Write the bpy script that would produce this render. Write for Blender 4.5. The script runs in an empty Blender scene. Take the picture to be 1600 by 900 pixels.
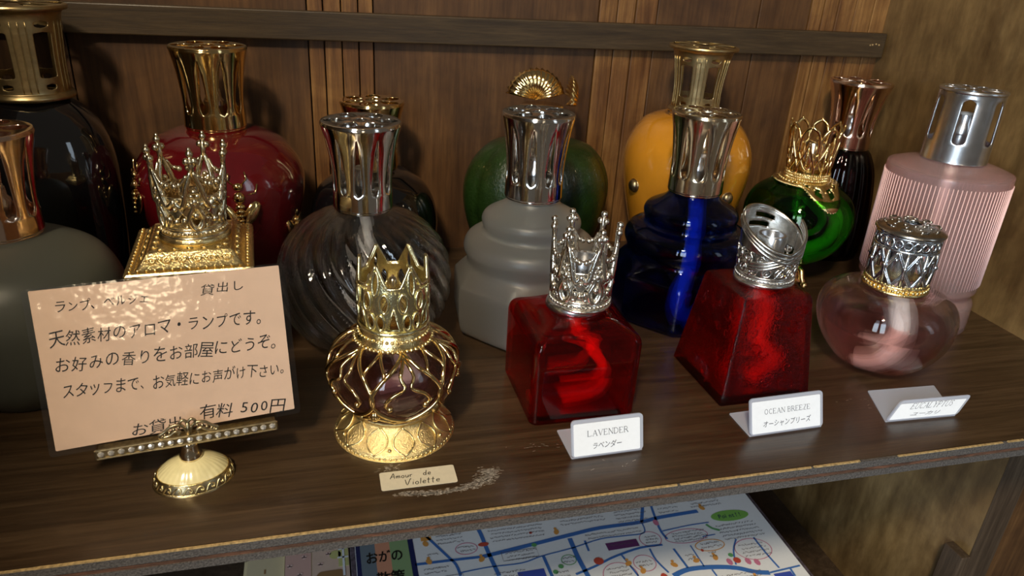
import bpy, math, random
from mathutils import Vector, Matrix, noise
PI = math.pi
C = bpy.context.scene.collection
sc = bpy.context.scene
random.seed(7)
# ------------------------------------------------------------------ camera
cam_d = bpy.data.cameras.new('camera'); cam = bpy.data.objects.new('camera', cam_d); C.objects.link(cam)
cam_d.sensor_width = 36; cam_d.lens = 25.875; cam_d.clip_start = 0.01
cam.matrix_world = Matrix(((0.968, 0.0533, -0.2452, 0.0), (-0.2447, 0.4173, -0.8752, 0.0),
                           (0.0557, 0.9072, 0.417, 0.27), (0, 0, 0, 1)))
cam_d.dof.use_dof = True; cam_d.dof.focus_distance = 0.47; cam_d.dof.aperture_fstop = 24
sc.camera = cam
# ------------------------------------------------------------------ world, lights, exposure
w = bpy.data.worlds.new('world'); sc.world = w; w.use_nodes = True
w.node_tree.nodes['Background'].inputs[0].default_value = (1.0, 0.86, 0.70, 1)
w.node_tree.nodes['Background'].inputs[1].default_value = 0.055
def area(name, loc, target, sx, sy, power, col):
    d = bpy.data.lights.new(name, 'AREA'); d.shape = 'RECTANGLE'; d.size = sx; d.size_y = sy; d.energy = power; d.color = col
    o = bpy.data.objects.new(name, d); C.objects.link(o); o.location = loc
    o.rotation_euler = (Vector(target) - Vector(loc)).to_track_quat('-Z', 'Y').to_euler()
    return o
area('ceiling_lamp', (-0.45, -0.70, 1.30), (-0.02, 0.42, 0.0), 0.14, 0.14, 16, (1.0, 0.82, 0.58))
area('ceiling_lamp', (-0.60, -1.00, 1.90), (0.3, 0.5, 0.05), 0.20, 0.20, 8, (1.0, 0.84, 0.60))
area('wall_lamp', (0.10, -1.60, 0.40), (0.0, 0.4, 0.1), 0.16, 0.10, 0.5, (1.0, 0.78, 0.5))
area('window_or_accent_light', (-0.95, -1.60, 0.55), (0.3, 0.45, -0.05), 0.40, 1.3, 18, (0.73, 0.87, 1.0))
area('window_or_accent_light', (-1.50, -1.35, 0.55), (0.3, 0.45, -0.05), 0.40, 1.3, 18, (0.73, 0.87, 1.0))
area('window_or_accent_light', (1.45, -1.20, 0.85), (0.3, 0.45, 0.05), 0.30, 1.1, 1.8, (0.72, 0.86, 1.0))  # weak strip added for cool highlights in glass and metal, not a known window
sc.view_settings.view_transform = 'Standard'; sc.view_settings.look = 'None'
sc.view_settings.exposure = 0.45; sc.view_settings.gamma = 1; sc.view_settings.use_curve_mapping = False
cy = sc.cycles
cy.max_bounces = 24; cy.transmission_bounces = 22; cy.transparent_max_bounces = 32; cy.glossy_bounces = 6; cy.diffuse_bounces = 3
cy.sample_clamp_indirect = 3.0; cy.blur_glossy = 0.6

# ------------------------------------------------------------------ materials
def new_mat(name):
    m = bpy.data.materials.new(name); m.use_nodes = True
    nt = m.node_tree; return m, nt, nt.nodes['Principled BSDF']
def c4(c): return (c[0], c[1], c[2], 1)
def coords(nt, scale, rot=(0, 0, 0)):
    tc = nt.nodes.new('ShaderNodeTexCoord'); mp = nt.nodes.new('ShaderNodeMapping')
    mp.inputs['Scale'].default_value = scale; mp.inputs['Rotation'].default_value = rot
    nt.links.new(tc.outputs['Object'], mp.inputs['Vector']); return mp.outputs[0]
def nz(nt, vec, scale, detail=6, rough=0.6, dist=0.0):
    n = nt.nodes.new('ShaderNodeTexNoise'); n.inputs['Scale'].default_value = scale; n.inputs['Detail'].default_value = detail
    n.inputs['Roughness'].default_value = rough; n.inputs['Distortion'].default_value = dist
    nt.links.new(vec, n.inputs['Vector']); return n.outputs[0]
def ramp(nt, fac, stops):
    r = nt.nodes.new('ShaderNodeValToRGB'); e = r.color_ramp.elements
    e[0].position, e[0].color = stops[0][0], c4(stops[0][1]); e[1].position, e[1].color = stops[-1][0], c4(stops[-1][1])
    for p, c in stops[1:-1]:
        x = e.new(p); x.color = c4(c)
    nt.links.new(fac, r.inputs[0]); return r.outputs[0]
def bump(nt, b, fac, strength, dist):
    n = nt.nodes.new('ShaderNodeBump'); n.inputs['Strength'].default_value = strength; n.inputs['Distance'].default_value = dist
    nt.links.new(fac, n.inputs['Height']); nt.links.new(n.outputs[0], b.inputs['Normal'])
def plain(name, col, rough=0.5, metal=0.0, coat=0.0, noise_amt=0.0, nscale=300, bump_d=0.0, bscale=400):
    m, nt, b = new_mat(name)
    b.inputs['Roughness'].default_value = rough; b.inputs['Metallic'].default_value = metal; b.inputs['Coat Weight'].default_value = coat
    b.inputs['Coat Roughness'].default_value = 0.05
    v = coords(nt, (1, 1, 1)); f = nz(nt, v, nscale, 4)
    k = noise_amt
    cr = ramp(nt, f, [(0.3, [max(0, x*(1-k)) for x in col]), (0.7, [min(1, x*(1+k)) for x in col])])
    nt.links.new(cr, b.inputs['Base Color'])
    if bump_d: bump(nt, b, nz(nt, v, bscale, 3), 1.0, bump_d)
    return m
def wood(name, dark, mid, light, scale, rough=0.4, coat=0.2, bd=0.0003, mottle=None, freq=1.0):
    m, nt, b = new_mat(name)
    v = coords(nt, scale); v2 = coords(nt, (1, 1, 1))
    f = nz(nt, v, 1.0*freq, 8, 0.65, 0.6); g = nz(nt, v, 6.0*freq, 5, 0.7)
    c1 = ramp(nt, f, [(0.30, dark), (0.5, mid), (0.72, light)])
    mx = nt.nodes.new('ShaderNodeMix'); mx.data_type = 'RGBA'; mx.blend_type = 'MULTIPLY'; mx.inputs[0].default_value = 0.75
    c2 = ramp(nt, g, [(0.34, (0.58, 0.54, 0.50)), (0.62, (1.12, 1.12, 1.12))])
    nt.links.new(c1, mx.inputs[6]); nt.links.new(c2, mx.inputs[7]); out = mx.outputs[2]
    if mottle:
        h = nz(nt, v2, mottle[0], 5, 0.6, 0.5); c3 = ramp(nt, h, [(0.38, mottle[1]), (0.62, (1.1, 1.1, 1.1))])
        m2 = nt.nodes.new('ShaderNodeMix'); m2.data_type = 'RGBA'; m2.blend_type = 'MULTIPLY'; m2.inputs[0].default_value = 1
        nt.links.new(out, m2.inputs[6]); nt.links.new(c3, m2.inputs[7]); out = m2.outputs[2]
    nt.links.new(out, b.inputs['Base Color'])
    rr = nt.nodes.new('ShaderNodeMapRange'); rr.inputs[3].default_value = rough*0.75; rr.inputs[4].default_value = rough*1.35
    nt.links.new(f, rr.inputs[0]); nt.links.new(rr.outputs[0], b.inputs['Roughness'])
    b.inputs['Coat Weight'].default_value = coat; b.inputs['Coat Roughness'].default_value = 0.18
    bump(nt, b, g, 0.6, bd); return m
def glass(name, col, tint, rough=0.0, mixf=0.35, ior=1.48, bump_d=0, bscale=100, bstretch=(1, 1, 1)):
    m, nt, b = new_mat(name)
    b.inputs['Base Color'].default_value = c4(col); b.inputs['Transmission Weight'].default_value = 1
    b.inputs['Roughness'].default_value = rough; b.inputs['IOR'].default_value = ior
    t = nt.nodes.new('ShaderNodeBsdfTransparent'); t.inputs[0].default_value = c4(tint)
    mx = nt.nodes.new('ShaderNodeMixShader'); mx.inputs[0].default_value = mixf
    o = nt.nodes['Material Output']
    nt.links.new(b.outputs[0], mx.inputs[1]); nt.links.new(t.outputs[0], mx.inputs[2]); nt.links.new(mx.outputs[0], o.inputs[0])
    if bump_d: bump(nt, b, nz(nt, coords(nt, bstretch), bscale, 3), 1.0, bump_d)
    return m
def sheer(name, tint, gloss=0.12, rough=0.08, bump_d=0, bscale=60):     # thin clear film or acrylic
    m, nt, b = new_mat(name)
    b.inputs['Base Color'].default_value = (0.75, 0.78, 0.85, 1); b.inputs['Roughness'].default_value = rough
    t = nt.nodes.new('ShaderNodeBsdfTransparent'); t.inputs[0].default_value = c4(tint)
    mx = nt.nodes.new('ShaderNodeMixShader'); mx.inputs[0].default_value = gloss
    o = nt.nodes['Material Output']; g = nt.nodes.new('ShaderNodeBsdfGlossy'); g.inputs[1].default_value = rough
    nt.links.new(t.outputs[0], mx.inputs[1]); nt.links.new(g.outputs[0], mx.inputs[2]); nt.links.new(mx.outputs[0], o.inputs[0])
    if bump_d:
        n = nt.nodes.new('ShaderNodeBump'); n.inputs['Strength'].default_value = 1; n.inputs['Distance'].default_value = bump_d
        nt.links.new(nz(nt, coords(nt, (1, 1, 1)), bscale, 3), n.inputs['Height']); nt.links.new(n.outputs[0], g.inputs['Normal'])
    return m

M_shelf = wood('shelf_wood', (0.0238, 0.0133, 0.0063), (0.0462, 0.0266, 0.0126), (0.0784, 0.0476, 0.0238), (5, 110, 110), 0.33, 0.25, 0.00012)
M_edge = plain('worn_board_edge', (0.075, 0.068, 0.064), 0.75, noise_amt=0.6, nscale=900, bump_d=0.0006, bscale=700)
M_core = wood('rough_edge_core', (0.03, 0.015, 0.01), (0.10, 0.045, 0.025), (0.22, 0.09, 0.05), (40, 300, 300), 0.8, 0, 0.0008)
M_chip = plain('chipped_pale_rim', (0.36, 0.25, 0.11), 0.6, noise_amt=0.5, nscale=500)
M_back = wood('back_board_wood', (0.060, 0.026, 0.008), (0.098, 0.045, 0.014), (0.145, 0.070, 0.022), (45, 45, 3), 0.50, 0.06, 0.00015, (7, (0.50, 0.46, 0.43)))
M_strip = wood('strip_wood', (0.105, 0.045, 0.012), (0.21, 0.105, 0.030), (0.32, 0.18, 0.06), (110, 110, 5), 0.5, 0.05, 0.0003, (12, (0.6, 0.5, 0.45)))
M_rail = wood('rail_wood', (0.020, 0.011, 0.004), (0.042, 0.025, 0.009), (0.068, 0.042, 0.017), (7, 120, 120), 0.55, 0.03, 0.0002)
M_side = wood('side_board_wood', (0.0980, 0.0595, 0.0210), (0.1750, 0.1085, 0.0406), (0.2520, 0.1680, 0.0700), (14, 14, 3.5), 0.42, 0.25, 0.0002, (9, (0.55, 0.50, 0.45)))
M_post = wood('post_wood', (0.0338, 0.0210, 0.0120), (0.0562, 0.0360, 0.0210), (0.0900, 0.0600, 0.0360), (120, 120, 6), 0.55, 0.1, 0.0002)
M_silver = plain('polished_silver', (0.80, 0.77, 0.72), 0.10, 1.0, noise_amt=0.03)
M_satin = plain('satin_silver', (0.70, 0.71, 0.73), 0.26, 1.0, noise_amt=0.12, nscale=120)
M_gold = plain('polished_gold', (0.90, 0.66, 0.30), 0.11, 1.0, noise_amt=0.04)
M_champ = plain('champagne_gold', (0.85, 0.72, 0.52), 0.14, 1.0, noise_amt=0.04)
M_rose = plain('rose_gold', (0.86, 0.62, 0.47), 0.12, 1.0, noise_amt=0.04)
M_bronze = plain('satin_bronze', (0.50, 0.39, 0.20), 0.36, 1.0, noise_amt=0.12, nscale=250)
M_antgold = plain('antique_gold', (0.93, 0.73, 0.36), 0.22, 1.0, noise_amt=0.12, nscale=500, bump_d=0.00025, bscale=900)
M_antsil = plain('antique_silver', (0.84, 0.80, 0.72), 0.22, 1.0, noise_amt=0.15, nscale=400, bump_d=0.00015, bscale=700)
M_pewter = plain('pewter', (0.62, 0.61, 0.58), 0.27, 1.0, noise_amt=0.2, nscale=300, bump_d=0.0001, bscale=600)
M_darkmetal = plain('tarnished_brass', (0.42, 0.34, 0.20), 0.32, 1.0, noise_amt=0.4, nscale=350)
M_wick = plain('cotton_wick', (0.85, 0.83, 0.80), 0.8, noise_amt=0.08, nscale=900, bump_d=0.0008, bscale=900)
M_stone = plain('ceramic_burner', (0.55, 0.50, 0.45), 0.7, noise_amt=0.1)
M_black = plain('black_glaze', (0.004, 0.004, 0.005), 0.06, coat=1.0)
M_crimson = plain('crimson_glaze', (0.085, 0.003, 0.006), 0.14, coat=1.0, noise_amt=0.12, nscale=40)
M_yellow = plain('mustard_glaze', (0.50, 0.21, 0.016), 0.12, coat=1.0, noise_amt=0.10, nscale=30)
M_green = plain('green_glaze', (0.010, 0.027, 0.004), 0.34, coat=0.3, noise_amt=0.25, nscale=90, bump_d=0.0006, bscale=420)
M_clear = glass('clear_glass', (0.99, 0.99, 0.98), (0.97, 0.97, 0.96), 0.0, 0.28, 1.5)
M_frost = glass('frosted_glass', (0.88, 0.88, 0.85), (0.7, 0.7, 0.7), 0.38, 0.0, 1.35)
M_frost.node_tree.nodes['Principled BSDF'].inputs['Transmission Weight'].default_value = 0.94
M_smoke = glass('smoky_frosted_glass', (0.45, 0.48, 0.42), (0.7, 0.7, 0.7), 0.40, 0.0, 1.35); M_smoke.node_tree.nodes['Principled BSDF'].inputs['Transmission Weight'].default_value = 0.90
M_blue = glass('cobalt_glass', (0.040, 0.13, 0.60), (0.12, 0.26, 0.78), 0.0, 0.4)
M_red = glass('ruby_glass', (0.97, 0.045, 0.05), (0.97, 0.09, 0.09), 0.0, 0.42)
M_redtex = glass('embossed_ruby_glass', (0.97, 0.04, 0.035), (0.97, 0.09, 0.07), 0.0, 0.40, bump_d=0.0012, bscale=420)
M_pink = glass('pink_glass', (1.0, 0.95, 0.95), (0.99, 0.94, 0.94), 0.0, 0.35)
M_pinkfrost = glass('pink_satin_glass', (0.96, 0.76, 0.75), (0.97, 0.80, 0.80), 0.20, 0.35)
M_pinkfrost.node_tree.nodes['Principled BSDF'].inputs['Transmission Weight'].default_value = 0.84
M_garnet = glass('garnet_glass', (0.10, 0.006, 0.012), (0.14, 0.01, 0.02), 0.0, 0.3)
M_emerald = glass('emerald_glass', (0.14, 0.50, 0.09), (0.26, 0.68, 0.16), 0.0, 0.4)
M_liq_clear = glass('clear_liquid', (0.96, 0.95, 0.94), (0.95, 0.94, 0.93), 0.0, 0.5, 1.33)
M_liq_pink = glass('rose_liquid', (0.97, 0.66, 0.62), (0.96, 0.66, 0.62), 0.0, 0.5, 1.33)
M_liq_violet = glass('violet_liquid', (0.62, 0.45, 0.52), (0.72, 0.56, 0.62), 0.0, 0.5, 1.33)
M_liq_red = glass('red_liquid', (0.97, 0.16, 0.12), (0.97, 0.2, 0.16), 0.0, 0.5, 1.33)
M_paper = plain('white_paper', (0.78, 0.82, 0.88), 0.6, noise_amt=0.02)
M_cardpaper = plain('peach_card_paper', (0.86, 0.60, 0.42), 0.42, coat=0.25, noise_amt=0.04, nscale=60, bump_d=0.00035, bscale=75)
M_ink = plain('black_marker', (0.012, 0.012, 0.012), 0.4)
M_inkgrey = plain('grey_ink', (0.10, 0.11, 0.14), 0.5)
M_film = sheer('laminate_film', (0.95, 0.96, 0.98), 0.06, 0.12, 0.0007, 50)
M_acrylic = sheer('clear_acrylic', (0.80, 0.84, 0.90), 0.42, 0.12)
_n = M_acrylic.node_tree; _g = [x for x in _n.nodes if x.type == 'BSDF_GLOSSY'][0]; _g.inputs[0].default_value = (0.9, 0.93, 1.0, 1); _g.inputs[1].default_value = 0.85
M_ivory = plain('ivory_enamel', (0.74, 0.66, 0.36), 0.22, coat=0.8, noise_amt=0.08, nscale=150)
M_rhine = plain('rhinestone', (0.92, 0.90, 0.85), 0.05, 0.75)
M_sticker = plain('cream_sticker', (0.62, 0.57, 0.44), 0.55, noise_amt=0.04)
M_scuff = plain('white_scuff', (0.42, 0.38, 0.33), 0.8, noise_amt=0.4, nscale=600)
M_mappaper = plain('map_paper', (0.86, 0.88, 0.90), 0.45, coat=0.1, noise_amt=0.02)
def flat(name, col): return plain(name, col, 0.5)
M_road = flat('map_blue', (0.05, 0.17, 0.50)); M_navy = flat('map_navy', (0.012, 0.02, 0.10)); M_mapgreen = flat('map_green', (0.22, 0.50, 0.10))
M_mappurple = flat('map_purple', (0.14, 0.035, 0.14)); M_maporange = flat('map_orange', (0.72, 0.34, 0.08)); M_mapred = flat('map_red', (0.55, 0.08, 0.05))
M_mappink = flat('map_pink', (0.62, 0.20, 0.32)); M_mapgrey = flat('map_pencil', (0.13, 0.11, 0.13)); M_slate = flat('panel_slate', (0.17, 0.22, 0.26))
M_coral = flat('panel_coral', (0.72, 0.33, 0.20)); M_sage = flat('panel_sage', (0.28, 0.42, 0.20)); M_cream = flat('cream_paper', (0.62, 0.53, 0.34))
M_pinkpaper = flat('pink_paper', (0.66, 0.42, 0.36)); M_lime = flat('lime_paper', (0.55, 0.55, 0.22)); M_brownprint = flat('brown_print', (0.30, 0.17, 0.07))
M_floral = plain('dark_floral_paper', (0.09, 0.07, 0.09), 0.6, noise_amt=0.95, nscale=130)

# ------------------------------------------------------------------ mesh tools
class MB:
    def __init__(s): s.v = []; s.f = []; s.st = []
    def add(s, vs, fs):
        o = len(s.v); s.st.append((o, len(s.f))); s.v += [tuple(p) for p in vs]; s.f += [tuple(i+o for i in f) for f in fs]; return s
    def box(s, x0, x1, y0, y1, z0, z1):
        return s.add([(x0,y0,z0),(x1,y0,z0),(x1,y1,z0),(x0,y1,z0),(x0,y0,z1),(x1,y0,z1),(x1,y1,z1),(x0,y1,z1)],
                     [(3,2,1,0),(4,5,6,7),(0,1,5,4),(1,2,6,5),(2,3,7,6),(3,0,4,7)])
    def ball(s, c, r, nu=8, nv=6, sc3=(1,1,1), rot=None):
        vs = []; fs = []
        for i in range(1, nv):
            a = PI*i/nv
            for j in range(nu):
                b = 2*PI*j/nu; vs.append(Vector((r*sc3[0]*math.sin(a)*math.cos(b), r*sc3[1]*math.sin(a)*math.sin(b), r*sc3[2]*math.cos(a))))
        vs.append(Vector((0,0,r*sc3[2]))); vs.append(Vector((0,0,-r*sc3[2]))); t = len(vs)-2
        for i in range(nv-2):
            for j in range(nu):
                k = (j+1) % nu; fs.append((i*nu+j, (i+1)*nu+j, (i+1)*nu+k, i*nu+k))
        for j in range(nu):
            k = (j+1) % nu; fs.append((t, j, k)); fs.append((t+1, (nv-2)*nu+k, (nv-2)*nu+j))
        if rot is not None: vs = [rot @ v for v in vs]
        c = Vector(c); return s.add([v+c for v in vs], fs)
    def tube(s, pts, r, n=6, closed=False, flat=None):
        pts = [Vector(p) for p in pts]; m = len(pts)
        if m < 2: return s
        vs = []; fs = []; prev = None
        for i, p in enumerate(pts):
            if closed: t = pts[(i+1) % m] - pts[i-1]
            else: t = pts[min(i+1, m-1)] - pts[max(i-1, 0)]
            if t.length < 1e-12: t = Vector((0,0,1))
            t.normalize()
            if prev is None:
                a = Vector((0,0,1)) if abs(t.z) < 0.9 else Vector((1,0,0)); u = t.cross(a).normalized()
            else:
                u = prev - t*prev.dot(t)
                u = u.normalized() if u.length > 1e-9 else t.orthogonal().normalized()
            prev = u; v = t.cross(u)
            rr = r[i] if isinstance(r, (list, tuple)) else r
            for j in range(n):
                a = 2*PI*j/n; vs.append(p + u*math.cos(a)*rr + v*math.sin(a)*rr)
        for i in range(m if closed else m-1):
            i2 = (i+1) % m
            for j in range(n):
                k = (j+1) % n; fs.append((i*n+j, i*n+k, i2*n+k, i2*n+j))
        if not closed: fs.append(tuple(range(n-1, -1, -1))); fs.append(tuple((m-1)*n+j for j in range(n)))
        return s.add(vs, fs)
    def loft(s, prof, n=48, sec=None, caps=True, z_tw=None, cx=0, cy=0):
        # prof: (half, z[, blend]); sec(theta, blend, z) -> (x, y) unit; open profiles with ends closed when half > 0
        vs = []; fs = []; rings = []
        for q in prof:
            h, z = q[0], q[1]; b = q[2] if len(q) > 2 else 0
            if h < 1e-6:
                vs.append((cx, cy, z)); rings.append((len(vs)-1,)); continue
            idx = []
            for j in range(n):
                a = 2*PI*j/n
                x, y = sec(a, b, z) if sec else (math.cos(a), math.sin(a))
                idx.append(len(vs)); vs.append((cx+x*h, cy+y*h, z))
            rings.append(idx)
        for A, B in zip(rings, rings[1:]):
            if len(A) == 1 and len(B) == 1: continue
            for j in range(n):
                k = (j+1) % n
                if len(A) == 1: fs.append((A[0], B[k], B[j]))
                elif len(B) == 1: fs.append((A[j], A[k], B[0]))
                else: fs.append((A[j], A[k], B[k], B[j]))
        if caps and len(rings[0]) > 1: fs.append(tuple(reversed(rings[0])))
        if caps and len(rings[-1]) > 1: fs.append(tuple(rings[-1]))
        return s.add(vs, fs)
    def pierced(s, prof, n, wf, seg=6, dip=0.0, rot=0.0, ds=0.09):
        m = len(prof)
        for i in range(n):
            vs = []; fs = []
            for k, (r, z) in enumerate(prof):
                wv = wf(k/(m-1)); t0 = 2*PI*i/n + wv + rot; t1 = 2*PI*(i+1)/n - wv + rot
                for j in range(seg+1):
                    u = j/seg; u = 0.5-0.5*math.cos(PI*u); t = t0+(t1-t0)*u
                    d = min(u, 1-u)*(t1-t0)
                    rr = r - (dip*math.exp(-d/ds)*min(1, wv/0.05) if dip else 0)
                    vs.append((rr*math.cos(t), rr*math.sin(t), z))
            for k in range(m-1):
                for j in range(seg):
                    a = k*(seg+1)+j; fs.append((a, a+1, a+seg+2, a+seg+1))
            s.add(vs, fs)
        return s
    def ribbon(s, pts, w, z):
        vs = []; fs = []
        for i, p in enumerate(pts):
            a = pts[max(i-1, 0)]; b = pts[min(i+1, len(pts)-1)]
            dx, dy = b[0]-a[0], b[1]-a[1]; L = math.hypot(dx, dy) or 1
            nx, ny = -dy/L*w/2, dx/L*w/2
            vs += [(p[0]+nx, p[1]+ny, z), (p[0]-nx, p[1]-ny, z)]
        for i in range(len(pts)-1): fs.append((2*i, 2*i+1, 2*i+3, 2*i+2))
        return s.add(vs, fs)
    def ellipse(s, c, rx, ry, z, n=24, ring=None, rot=0.0):
        pts = []
        for j in range(n+1):
            a = 2*PI*j/n; x = rx*math.cos(a); y = ry*math.sin(a)
            pts.append((c[0]+x*math.cos(rot)-y*math.sin(rot), c[1]+x*math.sin(rot)+y*math.cos(rot)))
        if ring: return s.ribbon(pts, ring, z)
        return s.add([(p[0], p[1], z) for p in pts[:-1]], [tuple(range(n))])
    def build(s, name, mat, parent=None, smooth=True, solid=None, bevel=None, merge=False, angle=None, mtx=None):
        me = bpy.data.meshes.new(name); vs = s.v
        if mtx is not None: vs = [mtx @ Vector(v) for v in vs]
        me.from_pydata(vs, [], s.f)
        if merge:
            import bmesh
            bm = bmesh.new(); bm.from_mesh(me); bmesh.ops.remove_doubles(bm, verts=bm.verts, dist=1e-6)
            bmesh.ops.dissolve_degenerate(bm, edges=bm.edges, dist=1e-7); bm.to_mesh(me); bm.free()
        me.validate(); me.materials.append(mat)
        if smooth: me.polygons.foreach_set('use_smooth', [True]*len(me.polygons))
        if smooth and angle: me.set_sharp_from_angle(angle=math.radians(angle))
        o = bpy.data.objects.new(name, me); C.objects.link(o)
        if parent is not None: o.parent = parent
        if bevel:
            b = o.modifiers.new('bevel', 'BEVEL'); b.width = bevel; b.segments = 2; b.limit_method = 'ANGLE'
        if solid:
            d = o.modifiers.new('solidify', 'SOLIDIFY'); d.thickness = solid; d.offset = -1
        return o
def each(m, name, mat, parent):                                   # one object per added piece
    st = m.st+[(len(m.v), len(m.f))]
    for (a, fa), (b, fb) in zip(st, st[1:]):
        q = MB(); q.v = m.v[a:b]; q.f = [tuple(i-a for i in f) for f in m.f[fa:fb]]; q.build(name, mat, parent, False)
def thing(name, label, cat, loc=(0,0,0), rz=0, group=None):
    o = bpy.data.objects.new(name, None); o.empty_display_size = 0.02; C.objects.link(o)
    o.location = loc; o.rotation_euler = (0, 0, rz); o['label'] = label; o['category'] = cat
    if group: o['group'] = group
    return o
def struct(o): o['kind'] = 'structure'; return o
def cr(pts, k=6):                                                # Catmull-Rom through points of any size
    out = []; P = [pts[0]] + list(pts) + [pts[-1]]; d = len(pts[0])
    for i in range(1, len(P)-2):
        for j in range(k):
            t = j/k; out.append(tuple(0.5*((2*P[i][c]) + (P[i+1][c]-P[i-1][c])*t + (2*P[i-1][c]-5*P[i][c]+4*P[i+1][c]-P[i+2][c])*t*t
                + (3*P[i][c]-P[i-1][c]-3*P[i+1][c]+P[i+2][c])*t**3) for c in range(d)))
    out.append(tuple(pts[-1])); return out
def shell(outer, t):                                             # closed glass wall from an outer (r,z) profile, open at the neck
    inner = []
    for q in reversed(outer):
        r, z = q[0], q[1]
        if r < t*1.2: continue
        inner.append((r-t, max(z, outer[0][1]+t*1.6)) + tuple(q[2:]))
    return list(outer) + inner + [(0, outer[0][1]+t*1.6) + tuple(inner[-1][2:])]
def rsq(c):                                                      # square section with rounded corners, half width 1
    def f(a, b=0, z=0):
        k = int(a/(PI/2)+1e-9) % 4; t = (a-k*PI/2)/(PI/2)
        if t < 0.3: x, y = 1, (1-c)*t/0.3
        elif t <= 0.7: g = (t-0.3)/0.4*PI/2; x, y = 1-c+c*math.cos(g), 1-c+c*math.sin(g)
        else: x, y = (1-c)*(1-t)/0.3, 1
        for _ in range(k): x, y = -y, x
        return (x, y)
    return f
def sup(corner):                                                 # softer superellipse section
    def f(a, b=0, z=0):
        n = 2/ max(corner, 0.05); c, s_ = math.cos(a), math.sin(a)
        k = (abs(c)**n + abs(s_)**n)**(-1/n); return (c*k, s_*k)
    return f
def text_mesh(body, size, shear=0.0, bold=0.0, jitter=0.0, width=None):
    m = MB(); x = 0
    dg = None
    items = []
    for ch in body:
        if ch == ' ': x += 0.45; continue
        items.append((ch, x)); x += 1.0 if ord(ch) > 0x2000 else 0.60
    total = x
    for ch, xx in items:
        cu = bpy.data.curves.new('t', 'FONT'); cu.body = ch; cu.size = 1.0; cu.shear = shear; cu.offset = bold; cu.resolution_u = 3
        ob = bpy.data.objects.new('t', cu); C.objects.link(ob); bpy.context.view_layer.update()
        me = bpy.data.meshes.new_from_object(ob.evaluated_get(bpy.context.evaluated_depsgraph_get()))
        a = random.uniform(-1, 1)*jitter; dy = random.uniform(-1, 1)*jitter*0.5; k = 1+random.uniform(-1, 1)*jitter*0.8
        vs = []
        for v in me.vertices:
            px, py = (v.co.x-0.5)*k, (v.co.y-0.35)*k
            vs.append((xx+0.5+px*math.cos(a)-py*math.sin(a), 0.35+px*math.sin(a)+py*math.cos(a)+dy, 0))
        m.add([(q[0], q[1], 0) for q in vs], [tuple(p.vertices) for p in me.polygons])
        bpy.data.objects.remove(ob); bpy.data.curves.remove(cu); bpy.data.meshes.remove(me)
    sx = (width/total) if width else size
    m.v = [(v[0]*sx, v[1]*size, 0) for v in m.v]
    return m

# ------------------------------------------------------------------ the setting
BY = 0.667; SX = 0.558; LX = -0.30; FY = 0.2967; T = 0.0130
sh = struct(bpy.data.objects.new('shelf', None)); C.objects.link(sh)
MB().box(LX, 0.70, FY+0.0006, BY, -T+0.0005, 0.0).build('shelf_panel', M_shelf, sh, False)
MB().box(LX, 0.70, FY-0.0012, FY+0.0006, -0.0056, -0.0007).build('edge_ply', M_edge, sh, False)
MB().box(LX, 0.70, FY-0.0004, FY+0.0006, -0.0086, -0.0056).build('edge_core', M_core, sh, False)
MB().box(LX, 0.70, FY-0.0012, FY+0.0006, -0.0130, -0.0086).build('edge_ply', M_edge, sh, False)
ch = MB(); x = LX
while x < 0.695:                                                  # pale chipped line along the top arris
    L = random.uniform(0.006, 0.05); x2 = min(x+L, 0.698); hh = random.uniform(0.0003, 0.0008)
    if random.random() < 0.86: ch.box(x, x2, FY-0.0013, FY-0.0002+hh*0.4, -0.0005-hh*0.3, 0.00005)
    x = x2 + (random.choice((0, 0, 0, 0.002)) if x2 < 0.4 else random.uniform(0.002, 0.03))
ch.build('worn_arris', M_chip, sh, False)
# back wall: boards with narrow strips between
bw = struct(bpy.data.objects.new('wall_back', None)); C.objects.link(bw)
edges = [LX, -0.185, -0.003, 0.010, 0.0245, 0.0385, 0.051, 0.2525, 0.270, 0.288, 0.3095, 0.415, 0.470, 0.484, 0.500, 0.520, 0.541, SX+0.01]
for i in range(len(edges)-1):
    a, b = edges[i], edges[i+1]; narrow = (b-a) < 0.03
    dy = random.uniform(0, 0.0012) if narrow else 0.0
    g = 0.0005
    p = MB().box(a+g, b-g, BY-dy, BY+0.012, -0.42, 0.62).build('plank', M_strip if narrow else M_back, bw, False, bevel=0.0006)
struct(MB().box(LX-0.02, SX+0.03, BY+0.0125, BY+0.02, -0.42, 0.62).build('wall_rear', M_post, None, False))
rl = MB()
rl.add([(LX,0,0.2155+0.0002),(SX-0.001,0,0.2148),(SX-0.001,0,0.1915),(LX,0,0.1932)], [])
y0 = BY-0.010; vs = [(LX,y0,0.1935),(SX-0.001,y0,0.1914),(SX-0.001,y0,0.2146),(LX,y0,0.2160),(LX,BY-0.0015,0.1935),(SX-0.001,BY-0.0015,0.1914),(SX-0.001,BY-0.0015,0.2146),(LX,BY-0.0015,0.2160)]
rail = MB().add(vs, [(0,1,2,3),(7,6,5,4),(0,4,5,1),(1,5,6,2),(2,6,7,3),(3,7,4,0)]).build('trim_1', M_rail, None, False, bevel=0.001); struct(rail)
nm = MB()
for dx in (0, 0.0022, 0.0055, 0.0085): nm.ball((0.5395+dx*1.2, y0, 0.2035+random.uniform(-.001,.001)), 0.0009, 6, 4)
nm.build('nail_mark', M_chip, rail)
sd = struct(MB().box(SX, SX+0.022, 0.3845, BY, -0.42, 0.62).build('wall_right', M_side, None, False, bevel=0.001))
struct(MB().box(SX-0.001, SX+0.026, 0.3825, 0.3845, -0.42, -T-0.0008).build('trim_2', M_post, sd, False))
struct(MB().box(SX-0.0100, SX-0.0004, 0.3830, 0.4040, -0.36, -0.2100).build('trim_3', M_post, None, False, bevel=0.0008))
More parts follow.
